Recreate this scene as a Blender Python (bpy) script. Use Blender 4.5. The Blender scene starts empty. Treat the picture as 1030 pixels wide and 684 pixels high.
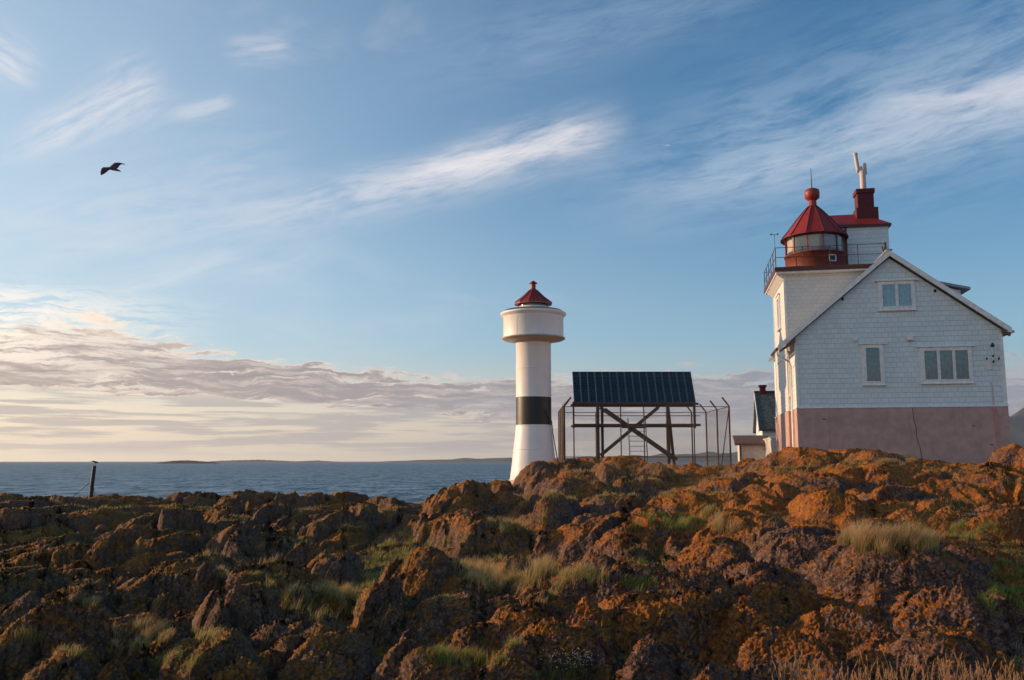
import bpy, math, random
import numpy as np
from mathutils import Vector, Matrix, Quaternion
random.seed(7)
sc = bpy.context.scene
col = sc.collection
R = math.radians

# ------------------------------------------------------------------ camera
EYE = 9.0                       # metres above the sea
F_PX, CX, HOR, CY = 900.0, 515.0, 464.0, 342.0
PITCH = math.atan((HOR - CY) / F_PX)
cam_d = bpy.data.cameras.new('camera'); cam = bpy.data.objects.new('camera', cam_d); col.objects.link(cam)
cam.location = (0, 0, EYE)
cam.rotation_euler = (math.pi/2 + PITCH, 0, 0)
cam_d.sensor_width = 36.0; cam_d.lens = 36.0 * F_PX / 1030.0
cam_d.clip_start = 0.1; cam_d.clip_end = 300000.0
sc.camera = cam

def ray(px, py):
    u = (px - CX) / F_PX; v = (CY - py) / F_PX
    c, s = math.cos(PITCH), math.sin(PITCH)
    return (u, c - v*s, s + v*c)
def at(px, py, Y):
    d = ray(px, py); k = Y / d[1]
    return Vector((d[0]*k, Y, EYE + d[2]*k))
def azel(px, py):
    d = ray(px, py)
    return math.degrees(math.atan2(d[0], d[1])), math.degrees(math.atan2(d[2], math.hypot(d[0], d[1])))

# ------------------------------------------------------------------ light
SUN_FWD, SUN_EL = 14.0, 12.0     # degrees ahead of due left; height above the horizon
sd = Vector((-math.cos(R(SUN_FWD))*math.cos(R(SUN_EL)), math.sin(R(SUN_FWD))*math.cos(R(SUN_EL)), math.sin(R(SUN_EL))))
sun_d = bpy.data.lights.new('sun', 'SUN'); sun_d.energy = 5.0; sun_d.angle = R(0.8); sun_d.color = (1.0, 0.64, 0.37)
sun = bpy.data.objects.new('sun', sun_d); col.objects.link(sun)
sun.rotation_euler = sd.to_track_quat('Z', 'Y').to_euler(); sun.location = (-20, 5, 30)
sc.view_settings.view_transform = 'Standard'; sc.view_settings.look = 'None'
sc.view_settings.gamma = 1; sc.view_settings.use_curve_mapping = False
sc.view_settings.exposure = 0.10

# ------------------------------------------------------------------ sky
world = bpy.data.worlds.new('World'); sc.world = world; world.use_nodes = True
class NT:
    """small helper for node trees"""
    def __init__(s, nt): s.nt = nt; s.N = nt.nodes; s.L = nt.links
    def n(s, t, **kw):
        o = s.N.new(t)
        for k, v in kw.items(): setattr(o, k, v)
        return o
    def put(s, sock, v):
        if isinstance(v, bpy.types.NodeSocket): s.L.new(v, sock)
        else: sock.default_value = v
    def m(s, op, a, b=0.0, c=0.0, clamp=False):
        o = s.n('ShaderNodeMath', operation=op, use_clamp=clamp)
        s.put(o.inputs[0], a); s.put(o.inputs[1], b); s.put(o.inputs[2], c)
        return o.outputs[0]
    def ss(s, x, lo, hi, a=0.0, b=1.0):
        o = s.n('ShaderNodeMapRange', interpolation_type='SMOOTHSTEP')
        s.put(o.inputs[0], x); s.put(o.inputs[1], lo); s.put(o.inputs[2], hi); s.put(o.inputs[3], a); s.put(o.inputs[4], b)
        return o.outputs[0]
    def lin(s, x, lo, hi, a=0.0, b=1.0):
        o = s.n('ShaderNodeMapRange')
        s.put(o.inputs[0], x); s.put(o.inputs[1], lo); s.put(o.inputs[2], hi); s.put(o.inputs[3], a); s.put(o.inputs[4], b)
        return o.outputs[0]
    def mix(s, f, a, b, mode='MIX'):
        o = s.n('ShaderNodeMix', data_type='RGBA', blend_type=mode)
        s.put(o.inputs[0], f)
        for i, v in ((6, a), (7, b)):
            if isinstance(v, tuple) and len(v) == 3: v = v + (1,)
            s.put(o.inputs[i], v)
        return o.outputs[2]
    def xyz(s, x, y, z):
        o = s.n('ShaderNodeCombineXYZ'); s.put(o.inputs[0], x); s.put(o.inputs[1], y); s.put(o.inputs[2], z); return o.outputs[0]
    def noise(s, vec, scale, detail=4, rough=.55, dist=0.0):
        o = s.n('ShaderNodeTexNoise'); s.put(o.inputs['Vector'], vec); s.put(o.inputs['Scale'], scale)
        o.inputs['Detail'].default_value = detail; o.inputs['Roughness'].default_value = rough; o.inputs['Distortion'].default_value = dist
        return o.outputs[0]
    def curve(s, x, pts):
        o = s.n('ShaderNodeFloatCurve'); s.put(o.inputs['Value'], x)
        c = o.mapping.curves[0]
        while len(c.points) > 2: c.points.remove(c.points[1])
        c.points[0].location = pts[0]; c.points[1].location = pts[-1]
        for p in pts[1:-1]: c.points.new(*p)
        o.mapping.update(); return o.outputs[0]

def build_sky():
    g = NT(world.node_tree); g.N.clear()
    out = g.n('ShaderNodeOutputWorld'); bg = g.n('ShaderNodeBackground'); g.L.new(bg.outputs[0], out.inputs[0])
    sky = g.n('ShaderNodeTexSky', sky_type='NISHITA'); sky.sun_disc = False
    sky.sun_elevation = R(SUN_EL); sky.sun_rotation = R(SUN_ROT)
    sky.altitude = 0; sky.air_density = 1.0; sky.dust_density = 1.2; sky.ozone_density = 2.0
    tc = g.n('ShaderNodeTexCoord'); sep = g.n('ShaderNodeSeparateXYZ'); g.L.new(tc.outputs['Generated'], sep.inputs[0])
    x, y, z = sep.outputs
    az = g.m('DEGREES', g.m('ARCTAN2', x, y)) if False else g.m('MULTIPLY', g.m('ARCTAN2', x, y), 57.2958)
    el = g.m('MULTIPLY', g.m('ARCSINE', z), 57.2958)
    S = SKY_K                      # cloud brightness relative to the sky texture
    base = sky.outputs[0]
    base = g.mix(1.0, base, (.58, 1.22, 1.56), 'MULTIPLY')
    # the air brightens toward the low sun on the left and toward the horizon
    glow = g.m('MULTIPLY', g.ss(az, 22, -62), g.ss(el, 62, 4))
    base = g.mix(g.m('MULTIPLY', glow, .80), base, (.73*SKY_K, .79*SKY_K, .81*SKY_K))
    milk = g.m('MULTIPLY', g.ss(el, 20, 3), .34)
    base = g.mix(milk, base, (.58*SKY_K, .68*SKY_K, .76*SKY_K))
    # warm glow low in the sky toward the sun
    c = base
    def over(c, mask, colr): return g.mix(mask, c, colr)
    def K(r, gg, b): return (r*S, gg*S, b*S)
    wob = g.m('MULTIPLY', g.m('SUBTRACT', g.noise(g.xyz(g.m('MULTIPLY', az, .06), g.m('MULTIPLY', el, .14), 3.0), 1.0, 3), .5), 1.0)
    # ---- thin high streaks
    def streak(c, px0, py0, px1, py1, w0, w1, amt, colr, seed, fine=1.0, taper=1.0):
        a0, e0 = azel(px0, py0); a1, e1 = azel(px1, py1)
        L = math.hypot(a1-a0, e1-e0); ux, uy = (a1-a0)/L, (e1-e0)/L
        dx = g.m('SUBTRACT', az, a0); dy = g.m('SUBTRACT', el, e0)
        s_ = g.m('DIVIDE', g.m('ADD', g.m('MULTIPLY', dx, ux), g.m('MULTIPLY', dy, uy)), L)
        t_ = g.m('SUBTRACT', g.m('MULTIPLY', dy, ux), g.m('MULTIPLY', dx, uy))
        t_ = g.m('ADD', t_, g.m('MULTIPLY', wob, 2.2))
        wd = g.lin(s_, 0, 1, w0, w1)
        r = g.m('DIVIDE', t_, wd)
        prof = g.m('EXPONENT', g.m('MULTIPLY', g.m('MULTIPLY', r, r), -1.0))
        ends = g.m('MULTIPLY', g.ss(s_, -.12, .38), g.ss(s_, 1.12, .78))
        nz = g.noise(g.xyz(g.m('MULTIPLY', s_, L*.20), g.m('MULTIPLY', t_, 1.25), seed), fine, 9, .70, .25)
        m_ = g.m('MULTIPLY', g.m('MULTIPLY', prof, ends), g.ss(nz, .30, .64))
        return over(c, g.m('MULTIPLY', m_, amt), colr)
    hi = K(.88, .82, .82); lav = K(.42, .54, .68)
    c = streak(c, 560, 200, 1250, -10, 3.2, 5.5, .55, lav, 1.0, .8)
    c = streak(c, 640, 196, 1180, 40, .9, 2.3, .48, K(.64,.68,.76), 2.0)
    c = streak(c, 860, 112, 1160, 62, .8, 1.3, .48, K(.80,.76,.80), 2.5)
    c = streak(c, 205, 228, 606, 132, 1.2, 1.75, .62, K(.74,.73,.78), 3.0)
    c = streak(c, 360, 182, 618, 136, .85, 1.5, .74, hi, 4.0, .6)
    c = streak(c, 0, 160, 165, 82, .8, 1.9, .55, hi, 5.0)
    c = streak(c, -60, 20, 40, 75, 1.2, 1.0, .55, hi, 6.0)
    c = streak(c, 100, 300, 240, 258, .7, .35, .42, hi, 7.0)
    c = streak(c, 225, 290, 345, 246, .9, .5, .16, hi, 7.5)
    c = streak(c, 225, 56, 290, 44, .8, .6, .38, hi, 8.0)
    c = streak(c, 168, 122, 235, 100, .7, .5, .36, hi, 8.5)
    c = streak(c, 380, 72, 800, -40, 1.6, 3.0, .22, lav, 9.0)
    c = streak(c, -40, 250, 300, 190, 3.0, 4.0, .22, hi, 10.0)
    # broad thin veil, left side
    v = g.noise(g.xyz(g.m('MULTIPLY', az, .05), g.m('MULTIPLY', el, .16), 21.0), 1.0, 6, .6, .6)
    vm = g.m('MULTIPLY', g.ss(v, .5, .8), g.ss(az, 25, -30))
    c = over(c, g.m('MULTIPLY', vm, .35), K(.80, .78, .80))
    # ---- warm milky band above the horizon
    warm = g.m('MULTIPLY', g.ss(el, 8.0, 1.2), g.lin(az, -36, 40, .96, .75))
    wl = g.lin(az, -40, 20, 1.0, 0.0)
    wcol = g.mix(wl, K(.42, .38, .36), K(1.22, .98, .64))
    c = over(c, warm, wcol)
    # ---- the long bank of cloud
    t = g.lin(az, -40, 40)
    def az01(px, py): a, e = azel(px, py); return ((a+40)/80, e/20)
    tops = [(0, .56)] + [az01(*p) for p in ((0, 302), (70, 290), (130, 302), (200, 330), (300, 352), (420, 362), (520, 366), (650, 362), (760, 352), (900, 348), (1029, 346))] + [(1, .34)]
    bots = [(0, .18)] + [az01(*p) for p in ((0, 400), (130, 404), (300, 410), (420, 418), (520, 424), (700, 432), (1029, 436))] + [(1, .10)]
    top = g.m('MULTIPLY', g.curve(t, tops), 20.0); bot = g.m('MULTIPLY', g.curve(t, bots), 20.0)
    warp = g.noise(g.xyz(g.m('MULTIPLY', az, .22), g.m('MULTIPLY', el, .5), 31.0), 1.0, 5, .6)
    el2 = g.m('ADD', el, g.m('MULTIPLY', g.m('SUBTRACT', warp, .5), 1.6))
    nb = g.noise(g.xyz(g.m('MULTIPLY', az, .15), g.m('MULTIPLY', el2, 1.3), 33.0), 1.0, 9, .66, 0.0)
    nb2 = g.noise(g.xyz(g.m('MULTIPLY', az, .42), g.m('MULTIPLY', el2, 3.4), 37.0), 1.0, 8, .64, 0.0)
    h = g.m('DIVIDE', g.m('SUBTRACT', el2, bot), g.m('SUBTRACT', top, bot))
    inside = g.m('MULTIPLY', g.ss(h, -.10, .22), g.ss(h, 1.12, .45))
    dens = g.m('ADD', g.m('MULTIPLY', nb, .50), g.m('MULTIPLY', nb2, .50))
    dens = g.m('ADD', dens, g.m('MULTIPLY', g.m('SUBTRACT', inside, 1.0), .30))
    cover = g.ss(dens, .33, .43)
    core = g.ss(dens, .385, .46)
    core = g.m('MULTIPLY', core, g.m('SUBTRACT', 1.0, g.m('MULTIPLY', g.ss(h, .45, .95), g.ss(az, -12, -27))))
    litc = g.mix(wl, K(.50, .45, .47), K(1.20, .98, .74))
    grey = g.mix(wl, K(.23, .25, .31), K(.32, .25, .235))
    core2 = g.m('MULTIPLY', core, g.lin(az, -34, -16, .80, .95))
    ccol = g.mix(core2, litc, grey)
    ccol = g.mix(g.m('MULTIPLY', g.ss(nb2, .60, .38), .22), ccol, g.mix(wl, K(.40, .37, .41), K(.66, .54, .47)))
    nb3 = g.noise(g.xyz(g.m('MULTIPLY', az, .26), g.m('MULTIPLY', el2, 2.6), 45.0), 1.0, 9, .66, 0.0)
    ccol = g.mix(g.m('MULTIPLY', g.ss(nb3, .47, .60), .62), ccol, g.mix(wl, K(.44, .40, .43), K(.86, .69, .56)))
    ccol = g.mix(g.m('MULTIPLY', g.ss(nb3, .45, .33), .45), ccol, g.mix(wl, K(.20, .23, .29), K(.27, .215, .20)))
    c = over(c, g.m('MULTIPLY', cover, g.lin(az, -10, 20, .95, .80)), ccol)
    # the sun behind the far left end of the bank lights its upper edge
    edge = g.m('MULTIPLY', g.m('MULTIPLY', g.ss(az, -16, -33), g.m('MULTIPLY', g.ss(el, 4.2, 6.0), g.ss(el, 10.6, 8.8))), g.ss(nb3, .40, .56))
    c = over(c, g.m('MULTIPLY', edge, .75), K(1.15, 1.02, .88))
    # ---- low thin layers
    nl = g.noise(g.xyz(g.m('MULTIPLY', az, .12), g.m('MULTIPLY', el, 2.1), 41.0), 1.0, 6, .58, .3)
    lm = g.m('MULTIPLY', g.ss(nl, .44, .56), g.m('MULTIPLY', g.ss(el, .15, .9), g.ss(el, 5.0, 3.2)))
    c = over(c, g.m('MULTIPLY', lm, .75), g.mix(wl, K(.29,.31,.37), K(.46, .41, .38)))
    g.L.new(c, bg.inputs['Color']); bg.inputs['Strength'].default_value = SKY_STRENGTH
    world.cycles.sampling_method = 'MANUAL'; world.cycles.sample_map_resolution = 1024
SKY_K, SKY_STRENGTH, SUN_ROT = 10.0, 0.1, -(90.0-SUN_FWD)
build_sky()

# ================================================================== materials
MATS = {}
def mat(name, color, rough=.6, metal=0.0, var=.12, scale=6.0, bump=0.0, bscale=40.0, spec=.5, dirt=None):
    """a painted / bare surface with soft tone variation, streaky wear and fine bump"""
    m = bpy.data.materials.new(name); m.use_nodes = True; g = NT(m.node_tree)
    b = g.N['Principled BSDF']; tc = g.n('ShaderNodeTexCoord').outputs['Object']
    n1 = g.noise(tc, scale, 5, .6)
    lo = tuple(c*(1-var) for c in color); hi = tuple(min(1, c*(1+var)) for c in color)
    c = g.mix(g.ss(n1, .3, .7), lo, hi)
    if dirt:
        mp = g.n('ShaderNodeMapping'); g.L.new(tc, mp.inputs[0]); mp.inputs['Scale'].default_value = (1, 1, .12)
        n2 = g.noise(mp.outputs[0], scale*3, 6, .65)
        c = g.mix(g.m('MULTIPLY', g.ss(n2, .52, .75), dirt[3]), c, dirt[:3])
    g.put(b.inputs['Base Color'], c); b.inputs['Metallic'].default_value = metal
    b.inputs['Specular IOR Level'].default_value = spec
    g.put(b.inputs['Roughness'], g.lin(n1, 0, 1, max(.02, rough-.1), min(1, rough+.1)))
    if bump:
        bp = g.n('ShaderNodeBump'); bp.inputs['Strength'].default_value = bump; bp.inputs['Distance'].default_value = .01
        g.put(bp.inputs['Height'], g.noise(tc, bscale, 4, .6)); g.L.new(bp.outputs[0], b.inputs['Normal'])
    MATS[name] = m
    return m

def shingle_mat(name, color, cw=.30, ch=.235, mortar=.55):
    m = bpy.data.materials.new(name); m.use_nodes = True; g = NT(m.node_tree)
    b = g.N['Principled BSDF']; tc = g.n('ShaderNodeTexCoord').outputs['Object']
    sp = g.n('ShaderNodeSeparateXYZ'); g.L.new(tc, sp.inputs[0]); X, Y, Z = sp.outputs
    u = g.m('ADD', X, Y)
    row = g.m('DIVIDE', Z, ch); fr = g.m('FRACT', g.m('ADD', row, 100.0)); ri = g.m('FLOOR', g.m('ADD', row, 100.0))
    off = g.m('MULTIPLY', g.m('MODULO', ri, 2.0), .5)
    cu = g.m('ADD', g.m('DIVIDE', u, cw), off); fc = g.m('FRACT', g.m('ADD', cu, 100.0)); ci = g.m('FLOOR', g.m('ADD', cu, 100.0))
    wn = g.n('ShaderNodeTexWhiteNoise', noise_dimensions='2D'); g.L.new(g.xyz(ci, ri, 0.0), wn.inputs['Vector'])
    lip = g.m('SUBTRACT', 1.0, g.ss(fr, .02, .10))          # the lapped lower edge of each course
    seam = g.ss(g.m('ABSOLUTE', g.m('SUBTRACT', fc, .5)), .45, .49)
    big = g.noise(tc, 1.3, 4, .6)
    c = g.mix(g.m('MULTIPLY', wn.outputs[0], .5), tuple(v*1.03 for v in color), tuple(v*.86 for v in color))
    c = g.mix(g.m('MULTIPLY', g.ss(big, .45, .8), .35), c, tuple(v*.78 for v in color))
    c = g.mix(g.m('MULTIPLY', lip, mortar), c, tuple(v*.35 for v in color))
    c = g.mix(g.m('MULTIPLY', seam, mortar*.75), c, tuple(v*.4 for v in color))
    g.put(b.inputs['Base Color'], c); b.inputs['Roughness'].default_value = .7
    hgt = g.m('ADD', g.m('MULTIPLY', g.m('SUBTRACT', 1.0, fr), 1.0), g.m('MULTIPLY', g.m('ADD', lip, seam), -.8))
    hgt = g.m('ADD', hgt, g.m('MULTIPLY', g.noise(tc, 30, 3), .25))
    bp = g.n('ShaderNodeBump'); bp.inputs['Strength'].default_value = .8; bp.inputs['Distance'].default_value = .012
    g.put(bp.inputs['Height'], hgt); g.L.new(bp.outputs[0], b.inputs['Normal'])
    MATS[name] = m
    return m

# ================================================================== mesh helpers
class MB:
    def __init__(s): s.v = []; s.f = []; s.sm = []
    def add(s, vs, fs, smooth=False):
        o = len(s.v); s.v += [tuple(v) for v in vs]; s.f += [tuple(i+o for i in f) for f in fs]; s.sm += [smooth]*len(fs); return s
    def box(s, x0, x1, y0, y1, z0, z1):
        vs = [(x0,y0,z0),(x1,y0,z0),(x1,y1,z0),(x0,y1,z0),(x0,y0,z1),(x1,y0,z1),(x1,y1,z1),(x0,y1,z1)]
        return s.add(vs, [(0,3,2,1),(4,5,6,7),(0,1,5,4),(1,2,6,5),(2,3,7,6),(3,0,4,7)])
    def beam(s, p0, p1, w, h, up=(0,0,1)):
        p0, p1 = Vector(p0), Vector(p1); d = (p1-p0).normalized(); a = d.cross(Vector(up))
        if a.length < 1e-4: a = d.cross(Vector((0,1,0)))
        a.normalize(); b = a.cross(d).normalized()
        c = [p + a*(i*w/2) + b*(j*h/2) for p in (p0, p1) for i, j in ((-1,-1),(1,-1),(1,1),(-1,1))]
        return s.add(c, [(3,2,1,0),(4,5,6,7),(0,1,5,4),(1,2,6,5),(2,3,7,6),(3,0,4,7)])
    def tube(s, pts, r, n=8, caps=True):
        pts = [Vector(p) for p in pts]; rr = r if isinstance(r, (list, tuple)) else [r]*len(pts)
        vs, fs = [], []
        prev = None
        for i, p in enumerate(pts):
            d = (pts[min(i+1, len(pts)-1)] - pts[max(i-1, 0)]).normalized()
            a = (prev - d*prev.dot(d)) if prev else d.cross(Vector((0,0,1)))
            if a.length < 1e-4: a = d.cross(Vector((1,0,0)))
            a.normalize(); prev = a; b = d.cross(a)
            for k in range(n):
                t = 2*math.pi*k/n; vs.append(p + (a*math.cos(t) + b*math.sin(t))*rr[i])
        for i in range(len(pts)-1):
            for k in range(n):
                k2 = (k+1) % n; fs.append((i*n+k, i*n+k2, (i+1)*n+k2, (i+1)*n+k))
        s.add(vs, fs, True)
        if caps:
            o = len(vs); s.add(vs[:n], [tuple(range(n-1, -1, -1))]); s.add(vs[-n:], [tuple(range(n))])
        return s
    def lathe(s, prof, n=48, c=(0,0), smooth=True, a0=0.0):
        vs, fs = [], []
        for r, z in prof:
            for k in range(n):
                t = a0 + 2*math.pi*k/n; vs.append((c[0]+r*math.cos(t), c[1]+r*math.sin(t), z))
        for i in range(len(prof)-1):
            for k in range(n):
                k2 = (k+1) % n; fs.append((i*n+k, i*n+k2, (i+1)*n+k2, (i+1)*n+k))
        return s.add(vs, fs, smooth)
    def prism(s, poly, axis, a, b):
        """extrude a 2-D polygon along axis 'x' (poly = y,z), 'y' (poly = x,z) or 'z' (poly = x,y)"""
        f = {'x': lambda p, t: (t, p[0], p[1]), 'y': lambda p, t: (p[0], t, p[1]), 'z': lambda p, t: (p[0], p[1], t)}[axis]
        n = len(poly); vs = [f(p, a) for p in poly] + [f(p, b) for p in poly]
        return s.add(vs, [tuple(range(n-1, -1, -1)), tuple(range(n, 2*n))] + [(i, (i+1) % n, n+(i+1) % n, n+i) for i in range(n)])
    def build(s, name, m, parent=None, bevel=0.0):
        me = bpy.data.meshes.new(name); me.from_pydata(s.v, [], s.f); me.update()
        me.polygons.foreach_set('use_smooth', s.sm)
        import bmesh
        bm = bmesh.new(); bm.from_mesh(me); bmesh.ops.recalc_face_normals(bm, faces=bm.faces[:]); bm.to_mesh(me); bm.free()
        me.materials.append(m); o = bpy.data.objects.new(name, me); col.objects.link(o)
        if parent: o.parent = parent
        if bevel:
            md = o.modifiers.new('bevel', 'BEVEL'); md.width = bevel; md.segments = 2; md.limit_method = 'ANGLE'
        return o
def tag(o, label=None, cat=None, group=None, kind=None):
    if label: o['label'] = label
    if cat: o['category'] = cat
    if group: o['group'] = group
    if kind: o['kind'] = kind
    return o
def empty(name, loc, rz=0.0):
    o = bpy.data.objects.new(name, None); col.objects.link(o); o.location = loc; o.rotation_euler = (0, 0, rz); o.empty_display_size = .3
    return o
def copy_tree(o, parent=None):
    c = o.copy(); col.objects.link(c)
    if parent: c.parent = parent
    for ch in list(o.children): copy_tree(ch, c)
    return c

# ================================================================== rocky ground
def hash2(ix, iy, seed):
    with np.errstate(over='ignore'):
        h = (ix.astype(np.uint32)*np.uint32(374761393) + iy.astype(np.uint32)*np.uint32(668265263) + np.uint32(seed*2246822519 % 4294967296))
        h = (h ^ (h >> np.uint32(13)))*np.uint32(1274126177)
        h ^= h >> np.uint32(16); h *= np.uint32(2654435761); h ^= h >> np.uint32(15)
    return h.astype(np.float64)/4294967296.0
def vnoise(x, y, seed=0):
    """gradient noise, about -1..1"""
    ix, iy = np.floor(x).astype(np.int64), np.floor(y).astype(np.int64); fx, fy = x-ix, y-iy
    u, v = fx*fx*fx*(fx*(fx*6-15)+10), fy*fy*fy*(fy*(fy*6-15)+10)
    def gd(i, j):
        a = hash2(ix+i, iy+j, seed)*2*np.pi
        return np.cos(a)*(fx-i) + np.sin(a)*(fy-j)
    a, b, c, d = gd(0,0), gd(1,0), gd(0,1), gd(1,1)
    return 1.5*((a*(1-u)+b*u)*(1-v) + (c*(1-u)+d*u)*v)
def vnoise3(x, y, z, seed=0):
    ix, iy, iz = [np.floor(v).astype(np.int64) for v in (x, y, z)]; fx, fy, fz = x-ix, y-iy, z-iz
    u, v, w = [f*f*f*(f*(f*6-15)+10) for f in (fx, fy, fz)]
    G = np.array([(1,1,0),(-1,1,0),(1,-1,0),(-1,-1,0),(1,0,1),(-1,0,1),(1,0,-1),(-1,0,-1),(0,1,1),(0,-1,1),(0,1,-1),(0,-1,-1)], float)
    def gd(i, j, k):
        h = (hash2(ix+i+(iz+k)*131, iy+j-(iz+k)*57, seed)*12).astype(np.int64); g_ = G[h]
        return g_[...,0]*(fx-i) + g_[...,1]*(fy-j) + g_[...,2]*(fz-k)
    def lx(j, k): a = gd(0,j,k); return a + (gd(1,j,k)-a)*u
    def ly(k): a = lx(0,k); return a + (lx(1,k)-a)*v
    a = ly(0); return a + (ly(1)-a)*w
def fbm(x, y, seed=0, octv=4, gain=.5):
    s = 0; a = 1.0; f = 1.0
    for i in range(octv): s = s + a*vnoise(x*f+17.3*i, y*f-9.1*i, seed+i); a *= gain; f *= 2.03
    return s
def cell(x, y, seed=0):
    """Worley: distance to nearest and second nearest point, and an id of the nearest"""
    ix, iy = np.floor(x).astype(np.int64), np.floor(y).astype(np.int64)
    f1 = np.full(x.shape, 9.0); f2 = np.full(x.shape, 9.0); idd = np.zeros(x.shape)
    dxn = np.zeros(x.shape); dyn = np.zeros(x.shape)
    for i in (-1, 0, 1):
        for j in (-1, 0, 1):
            cx, cy = ix+i, iy+j
            dx = cx + .1+.8*hash2(cx, cy, seed) - x; dy = cy + .1+.8*hash2(cx, cy, seed+91) - y
            d = np.sqrt(dx*dx+dy*dy); near = d < f1
            f2 = np.where(near, f1, np.minimum(f2, d)); idd = np.where(near, hash2(cx, cy, seed+55), idd)
            dxn = np.where(near, dx, dxn); dyn = np.where(near, dy, dyn); f1 = np.where(near, d, f1)
    return f1, f2, idd, dxn, dyn

# low ground under the rocks: (photo column, photo row, distance) -> world
BASE = [(-300,560,8),(-300,520,30),(0,640,8.4),(0,540,20),(0,512,34),(60,506,37),(130,508,37),(60,600,11.5),(180,509,35),(180,560,16),(200,640,9),
        (280,503,38),(300,530,24),(300,600,12),(400,508,40),(400,540,21),(390,575,15),(430,660,8.5),(470,520,30),(500,575,14.5),(540,545,19.5),(560,600,12.5),
        (500,500,42),(530,488,46),(560,486,50),(560,500,36),(620,520,24),(620,484,42),(600,475,50),(680,540,18),(690,510,26),(660,478,46),(720,474,48),(700,490,38),
        (750,500,30),(760,478,42),(760,470,47),(800,465,40),(850,464,37),(920,466,37),(1000,470,35),(1080,470,34),(760,600,12.5),(720,570,15),(850,530,18),(950,525,18),(1040,535,17),(1050,575,13),
        (960,490,26),(1100,500,24),(600,668,8.2),(850,668,8.0),(1050,668,7.6),(1200,560,12),(1200,500,28)]
def ymap(Y):        # how far away a photo row near the camera really lies
    return Y*float(np.interp(Y, [0, 10, 20, 36], [1.36, 1.36, 1.20, 1.0]))
BASE = [(a, b+ (3 if c < 30 else 0), ymap(c)) for a, b, c in BASE]
base_pts = [tuple(at(*p)) for p in BASE]
base_pts += [(-6,3,EYE-2.7),(0,2,EYE-2.5),(5,3,EYE-2.5),(-8,-6,EYE-2.4),(0,-8,EYE-1.9),(8,-6,EYE-1.9),(-30,0,EYE-2.6),(30,0,EYE-1.0),(-30,25,EYE-2.4),(32,25,EYE-.6),
             (14,58,EYE-.4),(20,60,EYE-.4),(24,48,EYE-.3),(7,56,EYE-.6),(2,56,EYE-1.9),(30,50,EYE-1.0)]
bp_ = np.array(base_pts)
def tps_fit(P, z, lam=.02):
    n = len(P); d = np.hypot(P[:,None,0]-P[None,:,0], P[:,None,1]-P[None,:,1])+1e-9
    A = np.zeros((n+3, n+3)); A[:n,:n] = d + np.eye(n)*lam*10; A[:n,n] = 1; A[:n,n+1:] = P[:,:2]; A[n,:n] = 1; A[n+1:,:n] = P[:,:2].T
    return np.linalg.solve(A, np.concatenate([z, [0,0,0]]))
def warpxy(P):
    r = np.hypot(P[...,0], P[...,1]); k = 10*np.log1p(r/4)/np.maximum(r, .01)
    return P*k[...,None]
_W = warpxy(bp_[:,:2]); _C = tps_fit(_W, bp_[:,2])
def base_h(x, y):
    Q = warpxy(np.stack([x, y], -1)); z = _C[-3] + _C[-2]*Q[...,0] + _C[-1]*Q[...,1]
    for i in range(len(_W)): z = z + _C[i]*np.hypot(Q[...,0]-_W[i,0], Q[...,1]-_W[i,1])
    return z
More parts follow.
